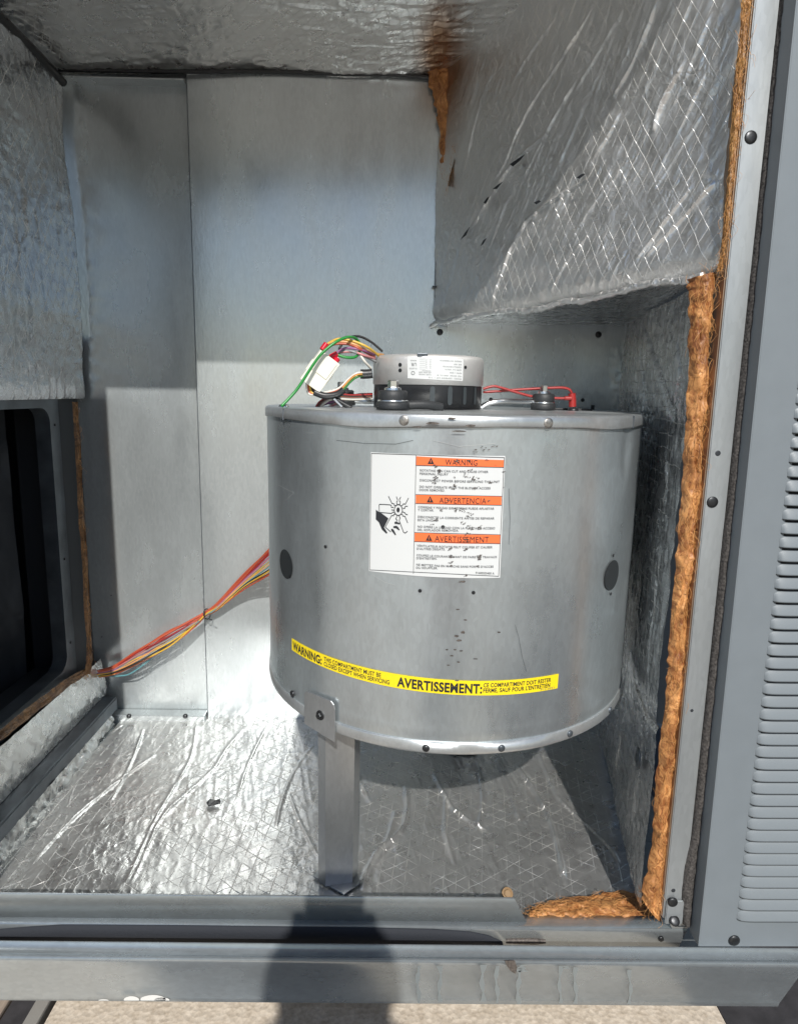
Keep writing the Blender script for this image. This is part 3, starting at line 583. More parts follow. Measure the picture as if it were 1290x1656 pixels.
# base rail
BR = thing('base_rail', 'galvanized channel base rail running under the whole cabinet', 'rail', (0, -.66, -.04))
def rrow(Y0):
    pr = [(-.6395, .027), (-.6395, .0345), (-.6405, .0353), (-.6418, .0345), (-.6430, .0325), (-.648, .0303), (-.653, .0293), (-.6555, .0300)]+[(-.6575-.0045*math.sin(a), .0262+.0045*math.cos(a)) for a in np.linspace(0, math.pi/2, 7)]+[(-.6622, .018), (-.6615, -.030), (-.6625, -.0345), (-.6600, -.0365), (-.648, -.0365)]
    return pr
obj('channel', extrude_profile(rrow(0), -.95, .7355, .7005, .0022), M_rail, BR)
M_splash = plain('white_splash', (.62, .62, .60), .5); m_drip = plain('pale_drip', (.23, .255, .26), .55, .4, .2, 300)
dr = bmesh.new()
for x, wd, y0, y1 in ((676,7,1562,1622),(711,7,1562,1620),(780,8,1560,1620),(803,7,1562,1622),(838,8,1566,1624),(905,6,1562,1622),(930,7,1564,1623),(1018,6,1568,1624),(844,14,1560,1572),(915,12,1562,1567)):
    pts = []
    for k in range(9):
        yy = y0+(y1-y0)*k/8; ww = 1.7*wd*(.45+.25*math.sin(k*1.7+x)+(.25 if k == 0 else 0)); xo = 1.5*math.sin(k*.9+x*.3)-(.0)*k
        pts.append((P(x+xo-ww/2, yy, Y=-.6632), P(x+xo+ww/2, yy, Y=-.6632)))
    for k in range(8):
        a, b = pts[k]; c_, d_ = pts[k+1]; dr.faces.new([dr.verts.new(q) for q in (a, b, d_, c_)])
    bmesh.ops.remove_doubles(dr, verts=dr.verts, dist=1e-6); obj('dried_drip', dr, m_drip, BR, smooth=False); dr = bmesh.new()
sc_pts = [(816,1554),(832,1553),(836,1565),(833,1575),(826,1571),(820,1563)]
me = mesh([P(x, y, Y=-.6638) for x, y in sc_pts], [tuple(range(6))]); obj('tape_scrap', me, M_scuff, BR, smooth=False)
for cx_, w_, h_ in ((213, 12, 7), (248, 20, 9), (262, 12, 5), (168, 8, 2)):
    bm = bmesh.new(); ring = [P(cx_+w_*math.cos(a)*(1+.1*math.sin(3*a)), 1618-h_*max(0, math.sin(a)), Y=-.6642) for a in np.linspace(0, math.pi, 12)]
    bm.faces.new([bm.verts.new(q) for q in ring])
    obj('paint_splash', bm, M_splash, BR, smooth=False)
# jamb + dirty inner face + bracket
JY = -.612
def vstrip(name, xl, xr, Y0, Y1, z0, z1, mat, parent, label=None, bev=.0012, xlb=None, xrb=None):
    xlb = xl if xlb is None else xlb; xrb = xr if xrb is None else xrb
    bm = bmesh.new(); r = bmesh.ops.create_cube(bm, size=1)
    for v in r['verts']:
        tz = v.co.z+.5; a = xlb+(xl-xlb)*tz; b = xrb+(xr-xrb)*tz
        v.co = Vector((a if v.co.x < 0 else b, Y0 if v.co.y < 0 else Y1, z0+(z1-z0)*tz))
    bmesh.ops.bevel(bm, geom=bm.edges[:], offset=bev, segments=2, affect='EDGES')
    return obj(name, bm, mat, parent, label, smooth=False)
jb = vstrip('door_jamb', .5545, .5815, JY, JY+.004, .052, 1.42, M_jamb, U, 'pale galvanized jamb strip on the right of the opening', xlb=.558, xrb=.5865)
vstrip('jamb_inner_face', .5535, .5560, JY+.003, -.560, .052, 1.42, M_jamb_in, U, 'brown stained inner face of the right jamb', xlb=.5570, xrb=.5595)
for x, y in ((1213, 222), (1151, 812)):
    p = P(x, y, Y=JY); disc('screw', p, (0, -1, 0), .0072, .0016, M_screw, jb, dome=.0006)
for x, y, r in ((1160, 733, .0035), (1118, 1149, .0022), (1088, 1440, .003)):
    p = P(x, y, Y=JY); disc('screw_hole', p, (0, -1, 0), r, .0004, M_dark, jb, seg=12)
br = vstrip('corner_bracket', .5600, .5850, JY-.0035, JY-.001, .046, .084, M_jamb, U, 'small bright bracket joining jamb and sill')
bm = bmesh.new(); q = [P(x, y, Y=JY-.004) if k < 2 else P(x, y, Z=.0265) for k, (x, y) in enumerate(((1077,1479),(1101,1479),(1112,1500),(1086,1500)))]
up_ = Vector((0, 0, .0018)); vv = [bm.verts.new(a) for a in q]+[bm.verts.new(a-up_) for a in q]
for f in ((0,1,2,3),(7,6,5,4),(0,4,5,1),(1,5,6,2),(2,6,7,3),(3,7,4,0)): bm.faces.new([vv[i] for i in f])
obj('bracket_foot', bm, M_jamb, br, smooth=False)
disc('screw', P(1087, 1459, Y=JY-.0036), (0, -1, 0), .0070, .0018, M_screw, br, dome=.0006)
disc('screw', P(1090, 1489, Y=JY-.006), (0, -.7, .6), .0070, .0018, M_screw, br, dome=.0006)
# side gasket
n = 320; g = []
for k in range(n):
    z = .045+(1.42-.045)*k/(n-1); t_ = (z-.045)/1.375
    xl = .5865-.0050*t_; xr = .5975-.0050*t_
    if z < .18: xl -= .006*math.sin((z-.045)/.135*math.pi); xr += .0
    row = []
    for j in range(9):
        a = math.pi*j/8; rx = (xr-xl)/2; cxm = (xl+xr)/2
        wob = .0012*float(vnoise(k*.35, j*.8, 5))+.0008*float(vnoise(k*1.3, j*1.5, 6))
        row.append((cxm-rx*math.cos(a)*(1+wob*60), -.6095-(.0095+wob)*math.sin(a), z))
    g.append(row)
obj('foam_gasket', gridmesh(g), M_foam, U, 'black foam gasket strip beside the right jamb')
vstrip('corner_post', .584, .640, -.604, -.58, .03, 1.45, M_darkmetal, U)
# header and left jamb outside the frame that shade the inside
bm = bmesh.new(); bx(bm, (-.237, -.68, 1.400), (.60, -.64, 1.52)); bx(bm, (-.80, -.68, 1.350), (-.237, -.64, 1.52)); obj('door_header', bm, M_paint, U, smooth=False)
bm = bmesh.new(); bx(bm, (-.80, -.64, .06), (-.4405, -.628, 1.36)); obj('left_post', bm, M_paint, U, smooth=False)
bm = bmesh.new(); bx(bm, (-1.2, -.68, 1.50), (1.3, .12, 1.56)); bx(bm, (-1.2, .06, -.03), (1.3, .12, 1.50)); bx(bm, (-1.2, -.66, -.03), (-1.17, .06, 1.50))
obj('outer_casing', bm, M_paint, U, smooth=False)

# ------------------------------------------------------------------ louvred panel
PY = -.640
LPN = thing('louvred_panel', 'grey painted access panel with rows of horizontal louvres right of the opening', 'panel', (.598, PY, .036))
lys = [(1287,653),(1284,676),(1281,699),(1278,722),(1275,744),(1272,767),(1268,791),(1265,813),(1262,836),(1259,859),(1256,881),(1252,904),(1249,927),(1246,950),(1243,971),(1240,993),(1237,1014),(1234,1036),(1231,1057),(1228,1079),(1225,1100),(1222,1121),(1219,1142),(1216,1162),(1213,1183),(1210,1204),(1207,1224),(1205,1244),(1203,1265),(1201,1284),(1199,1303),(1197,1323),(1195,1343),(1193,1362),(1191,1382),(1189,1401),(1187,1420),(1184,1437),(1182,1456),(1180,1474),(1178,1492)]
zs = [P(x, y, Y=PY-.006).z-.0105*(.645-.598) for x, y in lys]
st = (zs[0]-zs[-1])/(len(zs)-1); zs = [zs[0]-st*k for k in range(len(zs))]
zs = [zs[0]+st*k for k in range(30, 0, -1)]+zs
LXL, LXR = .6448, 1.05
bm = bmesh.new(); PT = 1.46
bx(bm, (.598, PY, .036), (LXL+.004, PY+.0015, PT)); bx(bm, (LXR-.004, PY, .036), (1.10, PY+.0015, PT))
edges = [PT]+[e for z in sorted(zs, reverse=True) for e in (z+.0075, z-.0034)]+[.036]
for k in range(0, len(edges), 2): bx(bm, (LXL+.004, PY, edges[k+1]), (LXR-.004, PY+.0015, edges[k]))
bmesh.ops.remove_doubles(bm, verts=bm.verts, dist=1e-6)
obj('panel_sheet', bm, M_paint, LPN, smooth=False)
bm = bmesh.new(); n_ = 6
ring = []
for k in range(n_+1): a = math.pi/2*k/n_; ring.append((.567+.004*(1-math.sin(a)) if False else .567-.0, 0))
bx(bm, (.5965, PY+.0002, .036), (.598, PY+.024, PT)); bx(bm, (.598, PY+.0015, .036), (1.10, PY+.024, .0375)); obj('side_return', bm, M_paint, LPN, smooth=False)
box('backing', (.600, PY+.026, .04), (1.08, PY+.028, PT-.01), M_black, LPN)  # black sheet standing in for the dark cabinet interior behind the slots
bm = bmesh.new(); stn = [0, .002, .005, .009, .014, .02, .03]; xs = [LXL+s for s in stn]+[LXR-s for s in reversed(stn)]
amp = [0, .45, .72, .88, .96, 1, 1]; amp = amp+list(reversed(amp)); H = st*.79; T = .0056; rows = []
for x, a in zip(xs, amp):
    row = []
    for k in range(8):
        t_ = k/7; row.append(bm.verts.new((x, -T*a*(.55*t_+.45*math.sin(t_*math.pi/2)**.7)-.0002, H*(1-t_)*(.75+.25*a)+(0 if a > .5 else 0))))
    row.append(bm.verts.new((x, -T*a*.86-.0002+.0003, .0008))); rows.append(row)
for i in range(len(rows)-1):
    for j in range(8): bm.faces.new((rows[i][j], rows[i+1][j], rows[i+1][j+1], rows[i][j+1]))
lv = obj('louvre', bm, M_paint, None); lme = lv.data; bpy.data.objects.remove(lv)
for z in zs:
    o = bpy.data.objects.new('louvre', lme); C.objects.link(o); o.location = (0, PY, z); attach(o, LPN)
disc('screw', P(1186, 1521, Y=PY), (0, -1, 0), .0080, .0022, M_screw, LPN, dome=.0006)
LPN.rotation_euler.y = -.0105

# ------------------------------------------------------------------ blower drum
B = thing('blower', 'galvanized steel drum shaped blower housing with motor on top', 'blower', (DC[0], DC[1], 0))
def drumsheet():
    s = np.linspace(0, 2*math.pi, 361)[:-1]; z = np.linspace(ZB+.004, ZT-.004, 70); S, Zg = np.meshgrid(z, s, indexing='ij'); Zz, A_ = S, Zg
    r = DR+.0006*vnoise(A_*7, Zz*12, 4)*np.sin(math.pi*(Zz-ZB)/(ZT-ZB))
    r = r-.0035*np.exp(-((A_-R_(49))/.05)**2-((Zz-.705)/.03)**2)
    r = r+.0010*np.exp(-np.abs(Zz-(ZB+.030))/.004)
    # oil-canning from the lid screws
    for a in (-16, 18, 49, -56): r = r-.0008*np.exp(-((A_-(R_(a) % (2*math.pi)))/.06)**2-((Zz-.735)/.012)**2)
    return gridmesh(np.stack([DC[0]+r*np.sin(A_), DC[1]-r*np.cos(A_), Zz], -1), closed=True)
obj('housing', drumsheet(), M_drum, B)
def wavy(prof, c, seg, wob):
    g = []
    for k, (r, z) in enumerate(prof):
        row = []
        for j in range(seg):
            a = 2*math.pi*j/seg; dz = wob[k]*(.0022*math.sin(5*a+1)+.0016*float(vnoise(a*6, k, 3))); row.append((c[0]+(r+wob[k]*.0006*math.sin(11*a))*math.sin(a), c[1]-(r+wob[k]*.0006*math.sin(11*a))*math.cos(a), z+dz))
        g.append(row)
    return gridmesh(g, closed=True)
lid = obj('lid', wavy([(.0001, ZT), (.12, ZT), (.28, ZT), (.2995, ZT), (.3015, ZT-.0012), (.3028, ZT-.004), (.3032, ZT-.0145), (.3028, ZT-.0162), (.3010, ZT-.0158)], DC, 220, [0, 0, 0, 0, 0, .2, 1, 1, 1]), M_lid, B)
ringp = [(.298, ZB+.016), (.3012, ZB+.0168), (.3020, ZB+.0160), (.3026, ZB+.004), (.3022, ZB+.0015), (.3012, ZB+.0005), (.296, ZB-.0005), (.27, ZB-.0005), (.0001, ZB-.0005)]
ring_o = obj('bottom_ring', wavy(ringp, DC, 220, [.3, .3, .5, .4, .3, .2, 0, 0, 0]), M_lid, B)
for a in (-55, -15.8, 17.8, 50, 85, -90, 120, 160, 200, 235):
    r = R_(a); c_ = Vector((DC[0]+.3032*math.sin(r), DC[1]-.3032*math.cos(r), ZT-.0088)); n_ = (math.sin(r), -math.cos(r), 0)
    if a in (-55, 50): box('seam_notch', tuple(c_+Vector((-.001, -.001, -.008))), tuple(c_+Vector((.001, .001, .008))), M_darkmetal, lid)
    else: disc('screw', c_, n_, .0062, .0010, M_screw_l, lid, dome=.0005)
for x, y in ((474,1122),(689,1209),(810,1209),(920,1186),(985,1148)):
    s, z = cyl(x, y, .3028); n_ = (math.sin(s/.3028), -math.cos(s/.3028), 0)
    disc('screw', cw(s, z-.001, .0028), n_, .0048, .0015, M_darkmetal if x > 700 else M_screw, ring_o, dome=.001)
def wrapface(name, poly, off, mat, parent, label=None, sub=6):
    """closed (s,z) outline wrapped on the drum"""
    bm = bmesh.new(); vs = [bm.verts.new((s, z, 0)) for s, z in poly]; bm.faces.new(vs)
    for it in range(12):
        es = [e for e in bm.edges if abs(e.verts[0].co.x-e.verts[1].co.x) > .012]
        if not es: break
        bmesh.ops.triangulate(bm, faces=bm.faces[:]); es = [e for e in bm.edges if abs(e.verts[0].co.x-e.verts[1].co.x) > .012]
        if not es: break
        bmesh.ops.subdivide_edges(bm, edges=es, cuts=1)
    for v in bm.verts: v.co = cw(v.co.x, v.co.y, off)
    bmesh.ops.recalc_face_normals(bm, faces=bm.faces[:])
    return obj(name, bm, mat, parent, label)
def pxpoly(pts): return [cyl(x, y) for x, y in pts]
for x, y, rr, lab in ((463, 912, .0215, 'left'), (988, 930, .0215, 'right')):
    s, z = cyl(x, y); pl_ = [(s+rr*math.cos(a), z+rr*math.sin(a)) for a in np.linspace(0, 2*math.pi, 29)[:-1]]
    wrapface('hole_plug', pl_, .0012, plain('plug_grey', (.035, .04, .043), .4, .3), B, 'dark round hole on the %s side of the drum' % lab)
for x, y in ((679,955),(765,958),(527,884),(990,898),(986,960),(457,894),(470,932),(716,852)):
    s, z = cyl(x, y); rr = .0024; wrapface('rivet_hole', [(s+rr*math.cos(a), z+rr*math.sin(a)) for a in np.linspace(0, 2*math.pi, 11)[:-1]], .0013, M_black, B)
# scratches and arrow mark
def stroke(bm, pts, wd, off=.0012, conv=cyl):
    q = [conv(*p) for p in pts]
    for k in range(len(q)-1):
        (s0, z0), (s1, z1) = q[k], q[k+1]; d = math.hypot(s1-s0, z1-z0)+1e-9; nx, nz = -(z1-z0)/d*wd/2, (s1-s0)/d*wd/2; ex, ez = (s1-s0)/d*wd*.3, (z1-z0)/d*wd*.3
        bm.faces.new([bm.verts.new(cw(a, b, off)) for a, b in ((s0+nx-ex, z0+nz-ez), (s0-nx-ex, z0-nz-ez), (s1-nx+ex, z1-nz+ez), (s1+nx+ex, z1+nz+ez))])
bm = bmesh.new(); stroke(bm, [(451,784),(476,797),(463,809)], .0006); stroke(bm, [(604,930),(622,941),(640,946)], .0005); stroke(bm, [(497,700),(560,702)], .0004); stroke(bm, [(700,672+40),(742,722),(800,717)], .0005); stroke(bm, [(930,1112),(934,1124)], .0006)
obj('scratch', bm, plain('bright_scratch', (.75, .77, .77), .3, .7), B, smooth=False)
bm = bmesh.new(); stroke(bm, [(832,1010),(838,1030),(843,1060),(850,1085)], .0003); stroke(bm, [(545,712),(590,717),(640,718),(668,712)], .0005); stroke(bm, [(822,790),(824,840),(822,880)], .0004)
obj('scratch', bm, M_darkmetal, B, smooth=False)

# lettering
def text_tris(body, weight=0.0):
    cu = bpy.data.curves.new('t', 'FONT'); cu.body = body; cu.size = 1; cu.offset = weight; cu.resolution_u = 3; cu.space_character = 1.05
    to = bpy.data.objects.new('t', cu); me = bpy.data.meshes.new_from_object(to)
    vs = [v.co.copy() for v in me.vertices]; fs = [tuple(p.vertices) for p in me.polygons]
    bpy.data.objects.remove(to); bpy.data.meshes.remove(me); bpy.data.curves.remove(cu); return vs, fs
CAPH = .70
def text_on(acc, body, p0, p1, hpx, conv=cyl, scale=1, weight=0.0, flip=False, hmul=1.0):
    """lettering between two baseline points, wrapped on the drum; acc collects several lines in one print"""
    vs, fs = text_tris(body, weight); x0 = min(v.x for v in vs); x1 = max(v.x for v in vs)
    s0, z0 = conv(*p0); s1, z1 = conv(*p1); h = hpx/CAPH; off = len(acc[0])
    for v in vs:
        t_ = (v.x-x0)/(x1-x0); 
        acc[0].append((s0+(s1-s0)*t_, z0+(z1-z0)*t_+v.y*h))
    acc[1].extend(tuple(i+off for i in f) for f in fs)
def finish_text(name, acc, off, mat, parent, label=None, fn=None):
    fn = fn or (lambda s, z: cw(s, z, off))
    me = mesh([fn(s, z) for s, z in acc[0]], acc[1]); return obj(name, me, mat, parent, label, smooth=False)
PXM = DR*R_(7.69+24.2)/217.0                                    # metres per photo pixel at the sticker
c8 = lambda x, y: cyl(580+x/4.9615, 720+y/4.9615)
c4 = lambda x, y: cyl(590+x/9.214, 790+y/9.211)
stk = wrapface('warning_sticker', [c8(100,55), c8(1172,85), c8(1130,1062), c8(85,1007)], .0009, M_paper, B, 'white sticker with orange headings and a fan and hand pictogram')
for pts in (((462,88),(1160,118),(1157,175),(461,160)), ((459,394),(1143,408),(1141,478),(458,465)), ((450,698),(1131,716),(1128,787),(449,770))):
    wrapface('heading_band', [c8(*p) for p in pts], .0013, M_orange, stk)
bm = bmesh.new()
for pts in (((107,64),(1163,98)), ((1163,98),(1118,1048)), ((1118,1048),(93,997)), ((93,997),(107,64)), ((462,80),(440,1026)), ((461,160),(1157,176)), ((459,394),(1143,408)), ((458,465),(1141,479)), ((450,698),(1131,716)), ((449,770),(1128,787))):
    n_ = 10; q = [(pts[0][0]+(pts[1][0]-pts[0][0])*k/n_, pts[0][1]+(pts[1][1]-pts[0][1])*k/n_) for k in range(n_+1)]
    stroke(bm, q, .00055, .0017, c8)
obj('rule_lines', bm, M_ink, stk, smooth=False)
acc = ([], [])
for body, a, b, h in (('WARNING', (693,156), (948,162), 44), ('ADVERTENCIA', (645,461), (1018,468), 45), ('AVERTISSEMENT', (610,768), (1038,776), 46)):
    acc = ([], []); text_on(acc, body, c8(*a), c8(*b), h/4.9615*PXM, conv=lambda s, z: (s, z))
    finish_text('heading_lettering', acc, .0018, M_ink, stk)
acc = ([], [])
for body, a, b in (('ROTATING FAN CAN CUT AND CAUSE OTHER', (492,207), (1035,220)), ('PERSONAL INJURY', (490,234), (718,240)), ('DISCONNECT POWER BEFORE SERVICING THIS UNIT', (490,286), (1125,299)),
                   ('DO NOT OPERATE WITH THE BLOWER ACCESS', (488,338), (1052,351)), ('DOOR REMOVED.', (487,364), (690,369)), ('CORREAS Y POLEAS GIRATORIAS PUEDE APLASTAR', (477,501), (1082,514)), ('Y CORTAR.', (476,525), (603,528)),
                   ('DESCONECTE LA CORRIENTE ANTES DE REPARAR', (475,579), (1083,592)), ('ESTA UNIDAD.', (474,605), (640,609)), ('NO OPERE LA UNIDAD CON LA PUERTA DE ACCESO', (474,657), (1088,671)), ('DEL SOPLADOR REMOVIDA.', (472,683), (800,690)),
                   ('VENTILATEUR ROTATIF PEUT COUPER ET CAUSER', (468,810), (1068,823)), ("D'AUTRES DEGATS.", (467,835), (692,840)), ('COUPEZ LE COURANT AVANT DE FAIRE LES TRAVAUX', (465,886), (1105,901)), ("D'ENTRETIEN.", (464,911), (627,915)),
                   ("NE METTEZ PAS EN MARCHE SANS PORTE D'ACCES", (463,962), (1076,978)), ('DU SOUFFLER.', (462,987), (633,991)), ('91400203405 A', (935,1028), (1082,1033))):
    text_on(acc, body, c8(*a), c8(*b), 17/4.9615*PXM, conv=lambda s, z: (s, z), weight=.012)
finish_text('small_lettering', acc, .0018, M_ink_g, stk)
for (ax, ay), (bx_, by), (cx_, cy_) in (((553,148),(605,150),(580,97)), ((546,456),(600,458),(573,406)), ((538,762),(590,765),(564,714))):
    wrapface('warning_triangle', [c8(ax, ay), c8(bx_, by), c8(cx_, cy_)], .0018, M_ink, stk)
    mx, my = (ax+bx_)/2, (ay+by)/2
    wrapface('exclamation_mark', [c8(mx-3, my-10), c8(mx+3, my-10), c8(mx+2, my-33), c8(mx-2, my-33)], .0022, M_orange, stk)
# pictogram: fan wheel and hand
bm = bmesh.new(); W = .00075
hub = [(503+60*math.cos(a), 315+80*math.sin(a)) for a in np.linspace(0, 2*math.pi, 25)]
stroke(bm, hub, W*1.2, .0018, c4)
for pts in (((358,112),(410,218),(440,222),(440,240),(462,250)), ((475,120),(492,160),(487,185),(478,192),(480,218),(490,232)), ((538,122),(520,155),(520,185),(533,195),(530,220),(516,232)), ((652,138),(607,228),(578,222),(570,238),(552,250)),
            ((640,260),(612,258),(598,272),(600,290),(575,290)), ((640,385),(612,378),(600,355),(578,350),(572,338)), ((640,505),(600,408),(570,405),(565,385),(548,378)), ((637,632),(605,658),(580,645),(515,470),(530,435),(520,415),(512,400)),
            ((482,400),(478,425),(465,440),(470,455),(482,460),(485,480)), ((462,375),(435,380),(435,400),(402,398),(310,570),(392,640)), ((440,352),(420,345),(405,365),(395,365),(222,350),(218,240),(230,230),(385,238),(398,248),(400,275),(432,275)), ((436,318),(402,312))):
    stroke(bm, pts, W, .0018, c4)
obj('fan_pictogram', bm, M_ink, stk, smooth=False)
wrapface('hub_dot', [c4(500+24*math.cos(a), 313+36*math.sin(a)) for a in np.linspace(0, 2*math.pi, 15)[:-1]], .0018, M_ink, stk)
for pts in (((172,312),(215,345),(265,372),(356,440),(292,575),(342,655),(325,665),(262,605),(215,495),(170,452)), ((445,500),(462,485),(500,500),(528,512),(520,530),(480,520),(450,520)), ((428,558),(475,550),(500,570),(524,612),(510,616),(470,585),(430,580)), ((397,598),(415,592),(440,620),(470,684),(455,688),(425,650),(398,618))):
    wrapface('hand_pictogram', [c4(*p) for p in pts], .0018, M_ink, stk)
# grime smears over the sticker
bm = bmesh.new(); rnd = random.Random(5)
for x, y, n_, sp_ in ((620,165,5,18),(640,200,6,22),(618,262,8,22),(600,300,5,14),(770,258,2,8),(765,318,7,20),(745,345,6,16),(870,245,7,26),(930,268,9,26),(885,200,5,18),(1045,296,4,14),(925,338,5,22),(835,520,9,38),(885,552,9,28),(780,518,6,20),(660,520,5,16),(620,590,5,16),(592,632,3,10),(828,630,5,24),(975,665,7,22),(895,662,8,30),(860,712,7,22),(868,755,8,22),(735,825,7,18),(850,830,4,18),(742,888,8,20),(742,935,5,14),(738,965,5,10),(960,890,8,26),(965,912,4,10),(948,966,5,14),(862,1040,5,14),(800,1090,3,12),(1005,28,6,30),(930,45,6,24),(1090,10,4,20),(1020,118,3,10),(1155,210,2,5),(1155,335,1,4),(780,122,5,14),(880,122,5,14),(725,440,3,8),(1040,445,4,10),(1090,160,1,5)):
    for k in range(n_):
        cx_, cy_ = x+rnd.gauss(0, sp_*.55), y+rnd.gauss(0, sp_*.42); a0 = rnd.uniform(4, 15); b0 = rnd.uniform(1.4, 4.6); th = rnd.uniform(-.7, .1)
        m_ = 9; pts = []
        for q in range(m_):
            a = 2*math.pi*q/m_; rr = rnd.uniform(.5, 1.2); px, py = a0*math.cos(a)*rr, b0*math.sin(a)*rr
            pts.append(c8(cx_+px*math.cos(th)-py*math.sin(th), cy_+px*math.sin(th)+py*math.cos(th)))
        bm.faces.new([bm.verts.new(cw(s, z, .0021+.0001*(k % 3))) for s, z in pts])
obj('grime_smear', bm, M_scuff, stk, smooth=False)['kind'] = 'stuff'
bm = bmesh.new()
for x, y, a0, b0 in ((738,1028,4,2),(742,1035,5,1.6),(735,1050,3,1),(745,1052,3,1),(730,1060,4,1.1),(741,1070,3,1),(725,1075,3,.9),(738,1100,4,1),(748,1022,3,3),(752,1002,3,1),(768,1065,4,.8),(740,985,3,1),(748,940,5,1.6),(722,1050,2,1),(715,1112,4,1),(806,1022,3,1),(730,676,8,1.8),(700,684,10,2),(760,688,9,1.6),(675,690,8,1.5),(742,697,12,1.2)):
    pts = [cyl(x+a0*math.cos(q)*rnd.uniform(.7, 1.2), y+b0*math.sin(q)*rnd.uniform(.6, 1.3)) for q in np.linspace(0, 2*math.pi, 10)[:-1]]
    bm.faces.new([bm.verts.new(cw(s, z, .0055 if y < 700 else .0012)) for s, z in pts])
obj('grime_spots', bm, M_scuff, B, smooth=False)['kind'] = 'stuff'
# yellow tape
s0, z0 = cyl(473, 1031.5); s1, z1 = cyl(902, 1089); sb0, zb0 = cyl(473, 1050.5); sb1, zb1 = cyl(900, 1112.5)
def tape(s, f): t_ = (s-s0)/(s1-s0); return (z0+(z1-z0)*t_)*f+(zb0+(zb1-zb0)*t_)*(1-f)
tp_ = wrapface('warning_tape', [(s0, z0), (s1, z1), (sb1, zb1), (sb0, zb0)], .0011, M_yellow, B, 'yellow tape with black warning lettering round the drum')
TW = (z0-zb0+z1-zb1)/2
def tape_text(body, xa, xb, f, h, weight, acc):
    ya = lambda x: 1031+(x-473)*.135
    sa_ = cyl(xa, 1040+(xa-473)*.15)[0]; sb_ = cyl(xb, 1040+(xb-473)*.12)[0]
    text_on(acc, body, (sa_, tape(sa_, f)), (sb_, tape(sb_, f)), h*TW, conv=lambda s, z: (s, z), weight=weight)
acc = ([], [])
tape_text('WARNING:', 475, 521.5, .17, .60, .035, acc); tape_text('AVERTISSEMENT:', 643, 780.5, .16, .64, .035, acc)
tape_text('THIS COMPARTMENT MUST BE', 525, 617, .55, .30, .02, acc); tape_text('CLOSED EXCEPT WHEN SERVICING', 525, 631, .16, .30, .02, acc)
tape_text('CE COMPARTIMENT DOIT RESTER', 782, 890, .57, .29, .02, acc); tape_text("FERME, SAUF POUR L'ENTRETIEN", 782, 889, .21, .29, .02, acc)
finish_text('lettering', acc, .0015, M_ink, tp_)
acc = ([], []); tape_text('P12-0021', 874, 896, .05, .14, .0, acc); finish_text('part_number', acc, .0015, M_ink_g, tp_)

# support legs: tab on the drum, folded channel, pointed foot
def leg(ang, labelled):
    """built for the visible leg, then rotated about the drum axis"""
    hu = math.radians(-38.3); hn = Vector((math.sin(hu), -math.cos(hu), 0)); ht = Vector((math.cos(hu), math.sin(hu), 0))
    base = Vector((DC[0], DC[1], 0)); rot = Matrix.Translation(base) @ Matrix.Rotation(ang, 4, 'Z') @ Matrix.Translation(-base)
    bm = bmesh.new()
    def plate(q, th, nrm):
        v = [bm.verts.new(p) for p in q]+[bm.verts.new(p-nrm*th) for p in q]; n = len(q)
        bm.faces.new(v[:n]); bm.faces.new(list(reversed(v[n:])))
        for k in range(n): bm.faces.new((v[k], v[n+k], v[n+(k+1) % n], v[(k+1) % n]))
    # channel: web faces the camera, two flanges go back
    T_ = lambda a, r_, z: Vector((DC[0], DC[1], 0))+hn*r_+ht*a+Vector((0, 0, z))
    fd = Vector((.20, -.98, 0)).normalized(); fx = Vector((.98, .20, 0)).normalized()    # web faces nearly forward
    top_c = P(545, 1185, Y=-.538); bot_c = P(543, 1432, Y=-.505)
    top_c = Vector((top_c.x, top_c.y, ZB+.008)); bot_c.z = .005
    def chan(t_, a, d): c_ = bot_c.lerp(top_c, t_); return c_+fx*a-fd*d
    hw = .0265
    for (a0, d0, a1, d1) in ((-hw, .012, -.0165, 0), (-.0165, 0, hw, 0), (hw, 0, .038, .020)):
        q = [chan(0, a0, d0), chan(0, a1, d1), chan(1, a1, d1), chan(1, a0, d0)]
        nr = (q[1]-q[0]).cross(q[3]-q[0]).normalized(); plate(q, .0018, nr if nr.y < 0 else nr)
    for M__ in (rot,): bmesh.ops.transform(bm, matrix=M__, verts=bm.verts)
    lg = obj('support_leg', bm, M_leg, B, smooth=False)
    if labelled: lg['label'] = 'folded sheet leg under the front left of the drum'
    bm = bmesh.new(); tb = [(-.0330, .0455), (-.0335, .040), (-.0310, .048), (.018, .048), (.0245, .044), (.0255, .038), (.0255, -.010), (-.0335, -.004)]
    tb = [(-.0335, -.006), (-.0335, .041), (-.029, .046), (.019, .0475), (.0245, .0435), (.0265, .037), (.0265, -.012)]
    q = [cw(-38.3*math.pi/180*DR+a*1.02, ZB+z, .0045)+hn*.002 for a, z in tb]; 
    q = [T_(a, .3035+.0015, ZB+z) for a, z in tb]
    plate(q, .0018, hn)
    bmesh.ops.transform(bm, matrix=rot, verts=bm.verts); bmesh.ops.bevel(bm, geom=bm.edges[:], offset=.0006, segments=1, affect='EDGES')
    tbo = obj('mounting_tab', bm, M_leg, lg, smooth=False)
    sp_ = rot @ T_(-.001, .305, ZB+.019); hexbolt('screw', sp_, rot.to_3x3() @ hn, .0046, .005, M_screw, lg)
    bm = bmesh.new(); ft = [P(x, y, Z=.006) for x, y in ((506,1416),(556,1446),(581,1428),(576,1404),(535,1386))]
    plate(ft, .002, Vector((0, 0, 1))); bmesh.ops.transform(bm, matrix=rot, verts=bm.verts)
    # web flap folded onto the foot
    obj('foot_plate', bm, M_leg, lg, smooth=False)
    if labelled:
        disc('screw', P(544, 1417, Z=.008), (-.1, -.6, .8), .0068, .004, M_screw, lg, dome=.002)
leg(0, True); leg(R_(-150), False)

